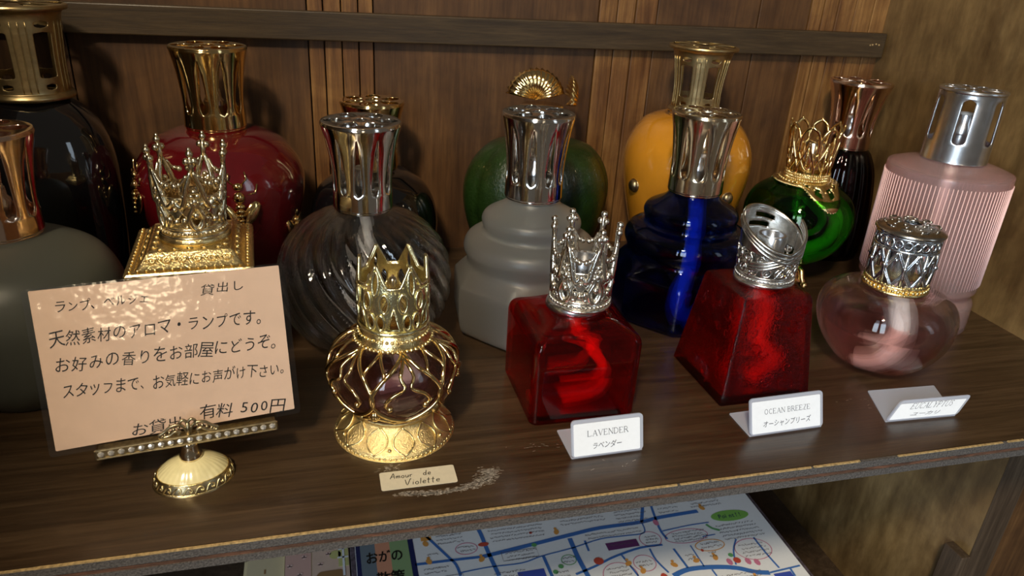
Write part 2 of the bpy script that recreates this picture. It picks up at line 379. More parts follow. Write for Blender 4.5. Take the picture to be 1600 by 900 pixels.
struct(MB().box(LX-0.022, LX, 0.3845, BY, -0.42, 0.62).build('wall_left', M_side, None, False))
struct(MB().box(LX-0.018, LX-0.001, -0.16, 0.3825, -0.015, 0.62).build('shade_panel_1', M_side, None, False, bevel=0.001))  # unseen panel added to keep light off the shelf's left end
struct(MB().box(LX, SX, 0.20, BY, -0.375, -0.36).build('floor', M_post, None, False))
struct(MB().box(SX+0.026, 0.9, 0.44, 0.46, -0.42, 0.62).build('trim_4', M_back, None, False))

# ------------------------------------------------------------------ caps
def cap_profile(z0, z1, rb, rw, rt):
    H = z1-z0
    return cr([(rb, z0), (rb*0.995, z0+H*0.05), (rb*0.985, z0+H*0.30), (rb+(rt-rb)*0.12, z0+H*0.52), (rb+(rt-rb)*0.50, z0+H*0.76), (rb+(rt-rb)*0.92, z0+H*0.93), (rt, z0+H*0.965)], 9)
def burner(root, z0, h=0.022, mat=None):
    b = MB().loft([(0.0085, z0-0.002), (0.0085, z0+h*0.25), (0.0062, z0+h*0.3), (0.0062, z0+h*0.55), (0.0075, z0+h*0.58), (0.0075, z0+h*0.72), (0.0058, z0+h*0.8), (0.0055, z0+h), (0, z0+h)], 20).build('burner', mat or M_satin, root, angle=40)
    MB().loft([(0.0048, z0+h), (0.0048, z0+h+0.0015), (0, z0+h+0.0022)], 16).build('burner_tip', M_stone, b)
def slot_cap(root, z0, z1, rb, rw, rt, mat, n=10, holes=6, rot=0.2):
    H = z1-z0; prof = resample(cap_profile(z0, z1, rb, rw, rt), 64)
    lo, hi, wm = 0.20, 0.88, PI/n*0.45
    def wf(t):
        if t <= lo or t >= hi: return 0
        u = (t-lo)/(hi-lo)
        if u < 0.17: return wm*math.sqrt(max(0, 1-((0.17-u)/0.17)**2))
        return wm*(1-((u-0.17)/0.83)**1.1)*0.80+wm*0.20*math.sqrt(max(0,(1-u)/0.83))
    m = MB().pierced(prof, n, wf, 7, 0.0006, rot)
    r1 = prof[-1][0]; zt = prof[-1][1]
    top = cr([(r1, zt), (r1*0.985, zt+0.0012), (r1*0.93, zt+0.0018), (r1*0.55, zt+0.0015), (r1*0.30, zt+0.0022), (r1*0.20, zt+0.0018)], 8)
    wh = PI/holes*0.74
    def wt(t):
        if t <= 0.40 or t >= 0.80: return 0
        return wh*math.sin(PI*(t-0.40)/0.40)**0.75
    m.pierced(top, holes, wt, 10, 0, rot)
    c = m.build('cap', mat, root, merge=True, solid=0.0007)
    rr = MB(); rr.loft([(rb-0.001, z0-0.002), (rb-0.0005, z0-0.0012), (rb-0.0005, z0+0.0005), (rb-0.001, z0+0.0008)], 40).build('collar', mat, root)
    burner(root, z0+0.001, H*0.42)
    return c
def window_cap(root, z0, z1, rb, rt, mat, n=6, rot=0.0, rounded=False):
    H = z1-z0
    side = cr([(rb*1.08, z0), (rb*1.10, z0+H*0.03), (rb*1.04, z0+H*0.07), (rb, z0+H*0.10), (rb*1.0, z0+H*0.4), ((rb+rt*0.86)/2, z0+H*0.7), (rt*0.86, z0+H*0.90), (rt*0.98, z0+H*0.94), (rt, z0+H*0.97)], 9)
    side = resample(side, 110)
    wm = PI/n*0.44
    def wf(t):
        for lo, hi, kk in ((0.14, 0.20, 0.55), (0.26, 0.72, 1.0), (0.77, 0.83, 0.75)):
            if lo < t < hi:
                u = (t-lo)/(hi-lo); e = 0.5*(hi-lo); q = min(t-lo, hi-t); c = min(e, 0.02)
                return wm*kk*(0.55+0.45*math.sqrt(max(0, 1-max(0, 1-q/c)**2)) if c else 1)
        return 0
    m = MB().pierced(side, n, wf, 8, 0.0, rot)
    r1 = side[-1][0]; zt = side[-1][1]
    top = cr([(r1, zt), (r1*0.97, zt+H*0.02), (r1*0.86, zt+H*0.028), (r1*0.5, zt+H*0.03), (r1*0.28, zt+H*0.03)], 8)
    m.pierced(top, n, lambda t: 0 if t < 0.42 or t > 0.86 else PI/n*0.66, 6, 0, rot)
    c = m.build('cap', mat, root, merge=True, solid=0.0010)
    for i in range(n):                                            # twin mouldings on every pillar
        a = 2*PI*(i+0.5)/n+rot; fl = MB()
        for da in (-0.16, 0.0, 0.16):
            pts = [((r+0.0002)*math.cos(a+da), (r+0.0002)*math.sin(a+da), z) for r, z in side[12:96:6]]
            fl.tube(pts, 0.0005, 6)
        fl.build('pillar_moulding', mat, c)
    burner(root, z0+0.001, H*0.55, M_darkmetal)
    return c
def wick(root, pts, r=0.0036, mat=None):
    return MB().tube(cr(pts, 6), r, 8).build('wick', mat or M_wick, root)
def on_cyl(pts, R):                                               # (degrees, z) strokes wrapped on a turned surface
    out = []
    for a, z in pts:
        t = math.radians(a); r = R(z) if callable(R) else R; out.append((r*math.cos(t), r*math.sin(t), z))
    return out
def resample(prof, n):
    d = [0]
    for a, b in zip(prof, prof[1:]): d.append(d[-1]+math.hypot(a[0]-b[0], a[1]-b[1]))
    out = []; k = 0
    for i in range(n):
        t = d[-1]*i/(n-1)
        while k < len(d)-2 and d[k+1] < t: k += 1
        u = (t-d[k])/max(1e-12, d[k+1]-d[k]); out.append((prof[k][0]+(prof[k+1][0]-prof[k][0])*u, prof[k][1]+(prof[k+1][1]-prof[k][1])*u))
    return out
def ring(m, R, z, r, n=40, seg=6): return m.tube([(R*math.cos(2*PI*i/n), R*math.sin(2*PI*i/n), z) for i in range(n)], r, seg, closed=True)
def beads(m, R, z, r, n, off=0):
    for i in range(n): m.ball((R*math.cos(2*PI*i/n+off), R*math.sin(2*PI*i/n+off), z), r, 6, 4)
    return m

# ------------------------------------------------------------------ bottles
def rib_section(n, amp, tw):
    def f(a, b, z):
        k = 1 + amp*b*(abs(math.cos((a + tw*z)*n/2))**0.7 - 0.55); return (k*math.cos(a), k*math.sin(a))
    return f
# 1 clear swirled globe lamp
t = thing('fragrance_lamp', 'round clear glass lamp with swirled ribs and polished silver cap', 'lamp', (0.0285, 0.4967, 0), group='fragrance lamps displayed on the shelf')
outer = cr([(0.020, 0.0, 0), (0.028, 0.0004, 0.3), (0.046, 0.012, 1), (0.0560, 0.030, 1), (0.0590, 0.050, 1), (0.0545, 0.073, 1), (0.040, 0.091, 0.7), (0.022, 0.1005, 0), (0.0185, 0.1045, 0)], 9)
MB().loft([(0, 0, 0)] + shell(outer, 0.0030), 200, rib_section(22, 0.11, 14)).build('bottle', M_clear, t)
slot_cap(t, 0.1035, 0.1625, 0.0205, 0.0196, 0.0268, M_silver, 11, 6, -0.05)
wick(t, [(0.0, 0.0, 0.103), (0.002, 0, 0.07), (-0.004, 0.003, 0.035), (0.010, 0.004, 0.010)])
# 2, 3 stepped lamps (frosted, blue)
def octsec(a, b, z):
    n = 8; seg = PI/n; d = ((a) % (2*seg)) - seg; k = math.cos(seg)/math.cos(d)
    k = k*1.04; kk = 1*(1-b)+k*b; return (kk*math.cos(a), kk*math.sin(a))
def stepped(x, y, label, mat, capmat, rz):
    t = thing('fragrance_lamp', label, 'lamp', (x, y, 0), rz, group='fragrance lamps displayed on the shelf')
    o = [(0.036, 0.0, 0), (0.044, 0.0, .4), (0.052, 0.003, .8), (0.0560, 0.010, 1), (0.0570, 0.028, 1), (0.0568, 0.0400, 1), (0.0545, 0.0440, 1), (0.0505, 0.0495, .5), (0.0478, 0.0530, .1),
         (0.0470, 0.0560, 0), (0.0480, 0.0600, 0), (0.0500, 0.0650, 0), (0.0495, 0.0700, 0), (0.0470, 0.0740, 0), (0.0415, 0.0770, 0), (0.0370, 0.0785, 0), (0.0355, 0.0810, 0), (0.0368, 0.0850, 0), (0.0372, 0.0885, 0), (0.0350, 0.0925, 0), (0.0290, 0.0960, 0), (0.0225, 0.1000, 0), (0.0190, 0.1045, 0), (0.0180, 0.1080, 0)]
    o = cr(o, 4)
    MB().loft([(0, 0, 0)] + shell(o, 0.0026), 96, octsec).build('bottle', mat, t)
    slot_cap(t, 0.1070, 0.1680, 0.0214, 0.0206, 0.0262, capmat, 10, 6, 0.25)
    return t
t = stepped(0.152, 0.5002, 'frosted grey glass stepped lamp with polished silver cap, between clear globe and blue lamp', M_frost, M_silver, 0.30)
t = stepped(0.2857, 0.505, 'cobalt blue stepped glass lamp with champagne metal cap', M_blue, M_champ, 0.30)
wick(t, [(0.0, -0.002, 0.107), (-0.004, -0.010, 0.080), (-0.014, -0.020, 0.050), (-0.022, -0.022, 0.022), (-0.008, -0.020, 0.006), (0.012, -0.018, 0.010)], 0.0058)
# 8 black lamp behind the clear globe
t = thing('fragrance_lamp', 'round black lamp with gold cap hidden behind the clear swirled lamp', 'lamp', (0.0444, 0.612, 0), group='fragrance lamps displayed on the shelf')
MB().loft(cr([(0.0, 0), (0.028, 0), (0.040, 0.010), (0.052, 0.035), (0.0535, 0.058), (0.046, 0.080), (0.030, 0.0935), (0.020, 0.0975), (0.019, 0.102)], 7), 64).build('bottle', M_black, t)
slot_cap(t, 0.100, 0.1535, 0.0205, 0.020, 0.0262, M_gold, 10, 6, 0.4)
# 13 crimson lamp with bees
t = thing('fragrance_lamp', 'crimson round lamp with golden bees and tall gold cap', 'lamp', (-0.0745, 0.602, 0), group='fragrance lamps displayed on the shelf')
cprof = cr([(0.0, 0), (0.034, 0), (0.0395, 0.004), (0.046, 0.022), (0.0560, 0.055), (0.0625, 0.085), (0.0615, 0.104), (0.050, 0.122), (0.034, 0.1310), (0.021, 0.1335), (0.0195, 0.137)], 7)
MB().loft(cprof, 72).build('bottle', M_crimson, t)
def rad_at(prof, z):
    for a, b in zip(prof, prof[1:]):
        if a[1] <= z <= b[1] and b[1] > a[1]: return a[0]+(b[0]-a[0])*(z-a[1])/(b[1]-a[1])
    return prof[-1][0]
for deg, z, k in ((-74, 0.084, 1.6), (202, 0.084, 1.6), (-22, 0.060, 1.6), (90, 0.075, 1.6)):
    a = math.radians(deg); r = rad_at(cprof, z)
    R = Matrix.Rotation(a+PI/2, 3, 'Z') @ Matrix.Rotation(-0.10, 3, 'X')
    m = MB()
    P = lambda px, py, pz: Vector((r*math.cos(a), r*math.sin(a), z)) + R @ Vector((px*k, -py, pz*k))
    m.ball(P(0, 0.002, 0.0075), 0.0045, 8, 6, (1, .7, 1), R)
    m.ball(P(0, 0.002, 0.0125), 0.0033, 8, 6, (1.2, .7, .9), R)
    for q in range(5): m.ball(P(0, 0.0022, 0.0035-q*0.0022), (0.0024-q*0.0003)*k, 8, 6, (1, .8, .55), R)
    for s_ in (-1, 1):
        Rw = R @ Matrix.Rotation(s_*0.62, 3, 'Y')
        m.ball(P(s_*0.0046, 0.0008, -0.0005), 0.0105, 10, 7, (.52, .2, 1), Rw)
        m.tube([P(s_*0.0015, 0.001, 0.013), P(s_*0.004, 0.001, 0.0155), P(s_*0.0035, 0.001, 0.019)], 0.0006, 5)
        m.tube([P(s_*0.002, 0.001, 0.008), P(s_*0.0075, 0.001, 0.009), P(s_*0.0085, 0.001, 0.013)], 0.0007, 5)
    m.build('bee_emblem', M_darkmetal if deg in (-76,) else M_gold, t)
slot_cap(t, 0.1355, 0.1945, 0.0225, 0.0215, 0.0275, M_gold, 10, 6, 0.1)
# 14 black bottle, far left back
t = thing('fragrance_lamp', 'large glossy black lamp with windowed satin bronze cap, rear left corner', 'lamp', (-0.197, 0.605, 0), 0.25, group='fragrance lamps displayed on the shelf')
bp = cr([(0.0, 0), (0.040, 0), (0.044, 0.004), (0.0475, 0.04), (0.0485, 0.085), (0.047, 0.112), (0.042, 0.132), (0.033, 0.145), (0.025, 0.1525), (0.022, 0.156)], 6)
MB().loft(bp, 72, sup(0.75)).build('bottle', M_black, t)
window_cap(t, 0.1555, 0.2190, 0.0262, 0.0330, M_bronze, 6, 0.07)
# 15 frosted globe, far left front
t = thing('fragrance_lamp', 'smoky frosted globe lamp with rose gold cap, cut off at left edge', 'lamp', (-0.181, 0.465, 0), group='fragrance lamps displayed on the shelf')
outer = cr([(0.030, 0.0), (0.036, 0.001), (0.050, 0.020), (0.0585, 0.050), (0.0585, 0.068), (0.050, 0.086), (0.034, 0.097), (0.022, 0.1015), (0.0185, 0.1045)], 7)
MB().loft([(0, 0)] + shell(outer, 0.0028), 72).build('bottle', M_smoke, t)
slot_cap(t, 0.1040, 0.1640, 0.0212, 0.0203, 0.0262, M_rose, 10, 6, 0.32)
# 10 yellow lamp
t = thing('fragrance_lamp', 'mustard yellow round lamp with metal studs and windowed bronze cap', 'lamp', (0.330, 0.607, 0), group='fragrance lamps displayed on the shelf')
yp = cr([(0.0, 0), (0.030, 0), (0.036, 0.006), (0.046, 0.040), (0.0545, 0.075), (0.0580, 0.102), (0.0540, 0.122), (0.043, 0.138), (0.028, 0.1445), (0.022, 0.144), (0.021, 0.148)], 7)
MB().loft(yp, 72).build('bottle', M_yellow, t)
for deg in (193, 286, 100, 20):
    a = math.radians(deg); z = 0.083 if deg == 193 else 0.082; r = rad_at(yp, z); d = Vector((math.cos(a), math.sin(a), 0)); R = Matrix.Rotation(a, 3, 'Z')
    m = MB().ball(Vector((r*d.x, r*d.y, z)) + d*0.001, 0.0056, 14, 10, (.75, 1, 1), R)
    m.tube([Vector((r*d.x, r*d.y, z)) + R @ Vector((0.0002, 0.0056*math.cos(q*PI/8), 0.0056*math.sin(q*PI/8))) for q in range(16)], 0.0009, 6, closed=True)
    m.build('stud', M_darkmetal, t)
window_cap(t, 0.1470, 0.2045, 0.0215, 0.0300, M_bronze, 6, 0.55)
# 11 green lamp with gold shells
t = thing('fragrance_lamp', 'dark green lobed lamp with gold scallop shell top behind frosted lamp', 'lamp', (0.188, 0.610, 0), group='fragrance lamps displayed on the shelf')
def lob(a, b, z): 
    k = 1+0.05*b*(abs(math.cos(a*4))**0.6-0.5); return (k*math.cos(a), k*math.sin(a)*0.74)
MB().loft(cr([(0.0, 0, 0), (0.036, 0, 0), (0.046, 0.010, .6), (0.060, 0.045, 1), (0.0650, 0.075, 1), (0.0600, 0.098, 1), (0.047, 0.115, .8), (0.030, 0.121, .3), (0.019, 0.121, 0), (0.017, 0.128, 0)], 7), 96, lob).build('bottle', M_green, t)
def scallop(cx, cy, z0, rz, size, lean):
    m = MB(); n = 14; K = 10; vs = []; fs = []; seg = n*4
    Rm = Matrix.Rotation(rz, 3, 'Z') @ Matrix.Rotation(lean, 3, 'X')
    for i in range(K+1):
        u = i/K
        for j in range(seg+1):
            a = math.radians(-78 + 156*j/seg); rr = size*u*(1+0.03*math.cos(j*2*PI/4)*u)
            x_ = rr*math.sin(a); z_ = rr*math.cos(a); y_ = -0.006*math.sin(PI*u*0.8)*1.4 + 0.0011*u*math.cos(j*2*PI/4)
            p = Rm @ Vector((x_, y_+0.0035*u*u, z_+size*0.12)); vs.append((cx+p.x, cy+p.y, z0+p.z))
    for i in range(K):
        for j in range(seg):
            a = i*(seg+1)+j; fs.append((a, a+1, a+seg+2, a+seg+1))
    return m.add(vs, fs)
MB().loft([(0.0185, 0.123), (0.0195, 0.126), (0.0175, 0.131), (0.016, 0.138), (0.0180, 0.151), (0, 0.151)], 32).build('collar', M_gold, t)
scallop(-0.004, 0.010, 0.1500, 0.0, 0.0265, -0.10).build('shell_ornament', M_gold, t, solid=0.0008)
scallop(0.022, 0.004, 0.1470, math.radians(78), 0.0250, 0.12).build('shell_ornament', M_gold, t, solid=0.0008)
scallop(-0.019, -0.002, 0.1200, math.radians(-100), 0.0200, 0.1).build('shell_ornament', M_gold, t, solid=0.0008)
# 17 dark red ribbed lamp
t = thing('fragrance_lamp', 'slim dark garnet ribbed lamp with rose gold cap near right rear corner', 'lamp', (0.510, 0.620, 0), group='fragrance lamps displayed on the shelf')
outer = cr([(0.030, 0.0, 0), (0.034, 0.001, .3), (0.0372, 0.020, 1), (0.0366, 0.045, 1), (0.0340, 0.072, 1), (0.0300, 0.092, 1), (0.0240, 0.106, .5), (0.0195, 0.111, 0), (0.0190, 0.113, 0)], 7)
MB().loft([(0, 0, 0)] + shell(outer, 0.0028), 120, rib_section(18, 0.06, 0)).build('bottle', M_garnet, t)
slot_cap(t, 0.1120, 0.1750, 0.0212, 0.0210, 0.0290, M_rose, 10, 6, 0.15)
wick(t, [(0, 0, 0.112), (0.004, 0, 0.07), (-0.002, 0, 0.02)])
# 18 pink cylinder bottle
t = thing('fragrance_lamp', 'tall pink frosted cylinder lamp with fine vertical stripes and slotted silver cap', 'lamp', (0.4895, 0.4706, 0), group='fragrance lamps displayed on the shelf')
outer = cr([(0.040, 0.0), (0.0455, 0.0008), (0.0465, 0.004), (0.0462, 0.020), (0.0455, 0.0245), (0.0415, 0.0285), (0.0412, 0.0310), (0.0445, 0.0350), (0.0458, 0.040), (0.0460, 0.080), (0.0460, 0.126), (0.0445, 0.1310), (0.038, 0.1340), (0.028, 0.1365), (0.021, 0.1385), (0.0195, 0.141)], 5)
MB().loft([(0, 0)] + shell(outer, 0.0030), 96).build('bottle', M_pinkfrost, t)
m = MB()
for i in range(96):
    a = 2*PI*i/96; m.tube([(0.0463*math.cos(a), 0.0463*math.sin(a), 0.042), (0.0463*math.cos(a), 0.0463*math.sin(a), 0.125)], 0.0004, 4)
o = m.build('raised_stripes', plain('pale_pink_stripe', (0.78, 0.52, 0.50), 0.35, noise_amt=0.05), t); o['kind'] = 'stuff'
def straight_cap(root, z0, z1, rb, rt, mat, n=6, rot=0.0):
    H = z1-z0
    side = cr([(rb*1.01, z0), (rb, z0+H*0.04), (rb*0.995, z0+H*0.3), ((rb+rt)/2, z0+H*0.6), (rt, z0+H*0.93), (rt*1.03, z0+H*0.955), (rt*1.03, z0+H*0.98)], 9)
    side = resample(side, 90)
    lo, hi, wm = 0.27, 0.88, PI/n*0.36
    def wf(t_):
        if t_ <= lo or t_ >= hi: return 0
        q = min(t_-lo, hi-t_); c = 0.06
        return wm*math.sqrt(max(0, 1-max(0, 1-q/c)**2))
    m = MB().pierced(side, n, wf, 8, 0.0003, rot)
    r1 = side[-1][0]; zt = side[-1][1]
    top = cr([(r1, zt), (r1*0.97, zt+0.0008), (r1*0.8, zt+0.0006), (r1*0.4, zt+0.0008), (r1*0.16, zt+0.0008)], 8)
    m.pierced(top, 9, lambda t_: 0 if t_ < 0.42 or t_ > 0.80 else PI/9*0.62*math.sin(PI*(t_-0.42)/0.38)**0.6, 6, 0, rot)
    m.build('cap', mat, root, merge=True, solid=0.0008)
    burner(root, z0+0.001, H*0.62, M_satin)
straight_cap(t, 0.1385, 0.1935, 0.0240, 0.0232, M_satin, 6, math.radians(-136))
wick(t, [(0, 0, 0.14), (0.002, 0, 0.09), (0, 0.002, 0.06), (0.004, 0, 0.012)], 0.004)

# ------------------------------------------------------------------ lamps with ornamental crowns
def crown_a(root, z0, R, mat, rot=0.0, n=6, s=1.0, pointed=False):
    b = MB(); ring(b, R(z0)+0.0008, z0+0.0006, 0.0012); ring(b, R(z0)+0.0004, z0+0.0062, 0.0008); beads(b, R(z0)+0.0009, z0+0.0034, 0.0010, 44)
    b.loft([(R(z0)-0.0008, z0), (R(z0)+0.0003, z0), (R(z0)+0.0003, z0+0.0064), (R(z0)-0.0008, z0+0.0064), (R(z0)-0.0008, z0)], 48, caps=False)
    band = b.build('crown_band', mat, root)
    wl = MB().pierced([(R(z0+0.006+0.020*k/30)-0.0004, z0+0.006+0.020*k/30) for k in range(31)], n*3, lambda t: PI/(n*3)*0.62*max(0, math.sin(PI*min(1, max(0, (t-0.12)/0.36))))**0.7 + PI/(n*3)*0.62*max(0, math.sin(PI*min(1, max(0, (t-0.56)/0.36))))**0.7, 5, 0.0, rot)
    wl.build('crown_wall', mat, root, merge=True, solid=0.0007)
    m = MB(); Rf = lambda z: R(z)
    step = 360/n
    for i in range(n):
        c = i*step+math.degrees(rot)
        for sgn in (-1, 1):                                       # S scrolls of the lower tier
            sc_ = [(c+sgn*3, z0+0.006), (c+sgn*9, z0+0.008), (c+sgn*13, z0+0.0125), (c+sgn*9, z0+0.0165), (c+sgn*4, z0+0.0200), (c+sgn*6, z0+0.0240)]
            m.tube(on_cyl(cr(sc_, 4), Rf), 0.0017, 6)
            m.tube(on_cyl(cr([(c+sgn*16, z0+0.008), (c+sgn*22, z0+0.0085), (c+sgn*23, z0+0.0125), (c+sgn*18, z0+0.0125), (c+sgn*16.5, z0+0.010)], 4), Rf), 0.0014, 6)
            sw = [(c+sgn*(step*0.46), z0+0.0235), (c+sgn*step*0.33, z0+0.0205), (c+sgn*step*0.23, z0+0.0245), (c+sgn*step*0.16, z0+0.0320), (c+sgn*2.0, z0+0.0420)]
            m.tube(on_cyl(cr(sw, 5), Rf), [0.0014+0.0007*math.sin(PI*k/20) for k in range(21)], 6)
            m.ball(on_cyl([(c+sgn*step*0.40, z0+0.0335)], Rf)[0], 0.0019, 8, 6)
            m.ball(on_cyl([(c+sgn*step*0.30, z0+0.0345)], Rf)[0], 0.0016, 8, 6)
            m.ball(on_cyl([(c+sgn*step*0.24, z0+0.0275)], Rf)[0], 0.0016, 8, 6)
            m.tube(on_cyl(cr([(c+sgn*step*0.42, z0+0.0335), (c+sgn*step*0.25, z0+0.0350), (c+sgn*step*0.12, z0+0.0400)], 4), Rf), 0.0011, 5)
        for a_, zz, rr in ((0, .0150, .0018), (-9, .0215, .0012), (9, .0215, .0012), (0, .0240, .0017), (-5, .0272, .0013), (5, .0272, .0013), (0, .0300, .0015), (step/2, .0112, .0017), (step/2, .0235, .0017), (step/2, .0190, .0012)):
            m.ball(on_cyl([(c+a_, z0+zz)], Rf)[0], rr*1.25, 7, 5)
        m.tube(on_cyl([(c-step/2+k*step/6, z0+0.0218+0.0008*math.cos(k*PI)) for k in range(7)], Rf), 0.0014, 6)
    m.build('crown_filigree', mat, root)
    for i in range(n):
        c = i*step+math.degrees(rot); f = MB(); zt = z0+0.0430
        f.tube(on_cyl([(c, zt-0.004), (c, zt+0.003), (c, zt+0.009)], Rf), [0.0014, 0.0018, 0.0013], 6)
        k = 1.0
        for a_, zz, rr in ((0, .0100, .0019), (-5.6, .0055, .0019), (5.6, .0055, .0019), (0, .0050, .0014)):
            p = on_cyl([(c+a_*k, zt+zz)], lambda z: R(z)+0.0003)[0]
            f.ball(p, rr*1.15, 9, 7)
        if pointed: f.ball(on_cyl([(c, zt+0.0125)], Rf)[0], 0.0013, 7, 5)
        f.build('finial', mat, root)
    inner = MB().loft([(R(z0)*0.62, z0), (R(z0)*0.62, z0+0.026), (R(z0)*0.58, z0+0.030), (R(z0)*0.42, z0+0.030), (R(z0)*0.42, z0+0.024), (0, z0+0.024)], 32)
    inner.build('burner', M_satin if mat is M_antsil else M_champ, root, angle=40)

# 4 red cube
t = thing('fragrance_lamp', 'ruby red glass cube lamp topped with silver trefoil crown', 'lamp', (0.1535, 0.3975, 0), group='fragrance lamps displayed on the shelf')
o_ = cr([(0.0290, 0.0), (0.0330, 0.0003), (0.0348, 0.0025), (0.0350, 0.010), (0.0352, 0.045), (0.0350, 0.0530), (0.0335, 0.0570), (0.0305, 0.0590), (0.0280, 0.0602), (0.0262, 0.0625), (0.0225, 0.0648), (0.0165, 0.0665)], 6)
def cubesec(a, b, z):
    k = min(1, max(0, (z-0.060)/0.006)); q = rsq(0.15)(a); h = math.hypot(*q); c = (q[0]/h, q[1]/h); return (q[0]*(1-k)+c[0]*k, q[1]*(1-k)+c[1]*k)
MB().loft([(0, 0)] + shell(o_, 0.0032), 128, cubesec).build('bottle', M_red, t)
MB().loft([(0.0, 0.0060), (0.0308, 0.0060), (0.0312, 0.008), (0.0312, 0.030), (0, 0.030)], 96, rsq(0.12)).build('liquid', M_liq_red, t, angle=50)
MB().loft([(0.0175, 0.0655), (0.0190, 0.0670), (0.0180, 0.0700), (0.0170, 0.0712)], 40).build('collar', M_satin, t)
wick(t, [(0.002, 0, 0.066), (0.002, -0.002, 0.050), (0.010, -0.010, 0.040), (0.018, -0.012, 0.028), (0.012, -0.014, 0.014), (-0.010, -0.012, 0.0095)], 0.0036)
ca = bpy.data.objects.new('crown', None); C.objects.link(ca); ca.parent = t; ca.location = (0.003, 0, 0)
crown_a(ca, 0.0695, lambda z: 0.0183+max(0, z-0.075)*0.03, M_antsil, math.radians(-82), 6)
# 5 red pyramid
t = thing('fragrance_lamp', 'embossed red glass pyramid lamp with pewter swirl crown', 'lamp', (0.2850, 0.3990, 0), 0.02, group='fragrance lamps displayed on the shelf')
pp = [(0.0335, 0.0), (0.0346, 0.0008), (0.0344, 0.003), (0.0260, 0.0715), (0.0247, 0.0742), (0.0200, 0.0752), (0.0150, 0.0756)]
pp = [pp[0], pp[1], pp[2]] + [(0.0344-(0.0084)*i/8, 0.003+0.0685*i/8) for i in range(1, 8)] + pp[3:]
MB().loft([(0, 0)] + shell(pp, 0.0032), 96, rsq(0.05)).build('bottle', M_redtex, t, angle=25)
MB().loft([(0.0, 0.0060), (0.0300, 0.0060), (0.0270, 0.034), (0, 0.034)], 64, rsq(0.08)).build('liquid', M_liq_red, t, angle=50)
em = MB()
for face in range(4):                                             # raised leaf scrolls over the faces
    for k in range(16):
        u = random.uniform(-0.8, 0.8); zz = random.uniform(0.008, 0.066); pts = []
        ph = random.uniform(0, 2*PI); dr = random.choice((-1, 1)); L = random.uniform(3.5, 5.5); s0 = random.uniform(0.003, 0.006)
        for q in range(12):
            aa = ph+dr*q/11*L; rr = s0*(1-q/14); hw = 0.0344-0.0084*((zz+rr*math.sin(aa))-0.003)/0.0685
            px = max(-0.92, min(0.92, u+rr*math.cos(aa)/hw))*hw; py = -hw-0.0001; pz = zz+rr*math.sin(aa)
            pts.append(Matrix.Rotation(face*PI/2, 3, 'Z') @ Vector((px, py, pz)))
        em.tube(pts, 0.0007, 5)
o = em.build('embossed_scrolls', M_redtex, t); o['kind'] = 'stuff'
wick(t, [(0.002, 0, 0.075), (0.004, -0.004, 0.055), (0.000, -0.010, 0.035), (0.014, -0.010, 0.022), (-0.006, -0.012, 0.0095)], 0.0050)
MB().loft([(0.0160, 0.0752), (0.0172, 0.0765), (0.0172, 0.0785), (0.0160, 0.0790)], 40).build('collar', M_pewter, t)
ca = bpy.data.objects.new('crown', None); C.objects.link(ca); ca.parent = t; ca.location = (0.0035, 0, 0.0775)
RC = lambda z: 0.0182 + 0.0022*math.sin(min(1, max(0, z/0.040))*PI/2)
b = MB(); ring(b, 0.0190, 0.0008, 0.0012); ring(b, 0.0188, 0.0060, 0.0009); beads(b, 0.0191, 0.0035, 0.0009, 52)
b.loft([(0.0175, 0.0), (0.0186, 0.0), (0.0186, 0.006), (0.0175, 0.006), (0.0175, 0.0)], 48, caps=False); b.build('crown_band', M_pewter, ca)
# slanted open sheet: high at the back, low in front
def top_z(deg): return 0.0345 + 0.0110*math.cos(math.radians(deg-105))
def bot_z(deg): return 0.0215 + 0.002*math.cos(math.radians(deg-140))
vs = []; fs = []; nA = 120; nB = 14
for i in range(nA+1):
    dg = 360*i/nA; zt = top_z(dg)+(0.004*math.exp(-((dg-150)/7)**2)); zb = bot_z(dg)
    for j in range(nB+1):
        z = zb+(zt-zb)*j/nB; t_ = math.radians(dg); vs.append((RC(z)*math.cos(t_), RC(z)*math.sin(t_), z))
for i in range(nA):
    dg = 360*(i+.5)/nA
    for j in range(nB):
        slit = (58 < dg < 96 and j in (9, 10)) or (66 < dg < 110 and j in (5, 6)) or (40 < dg < 56 and j in (3,)) or (130 < dg < 138 and j in (5, 6))
        if not slit: a = i*(nB+1)+j; fs.append((a, a+nB+1, a+nB+2, a+1))
MB().add(vs, fs).build('crown_wall', M_pewter, ca, solid=0.0009)
m = MB()
for k in range(3):
    m.tube([(lambda z, d: (RC(z)*1.02*math.cos(math.radians(d)), RC(z)*1.02*math.sin(math.radians(d)), z))(top_z(d)-0.0028*k*(0.55+0.45*math.cos(math.radians(d-250))), d) for d in range(150, 345, 6)], 0.0013, 6)
for k in range(3):
    m.tube([(lambda z, d: (RC(z)*1.02*math.cos(math.radians(d)), RC(z)*1.02*math.sin(math.radians(d)), z))(0.0150+0.0225*max(0, (d-200)/150)**1.4-0.0022*k, d) for d in range(200, 365, 6)], 0.0011, 6)
m.tube([(RC(top_z(d))*math.cos(math.radians(d)), RC(top_z(d))*math.sin(math.radians(d)), top_z(d)) for d in range(0, 360, 6)], 0.0010, 6, closed=True)
m.build('swirl_bands', M_pewter, ca)
m = MB()
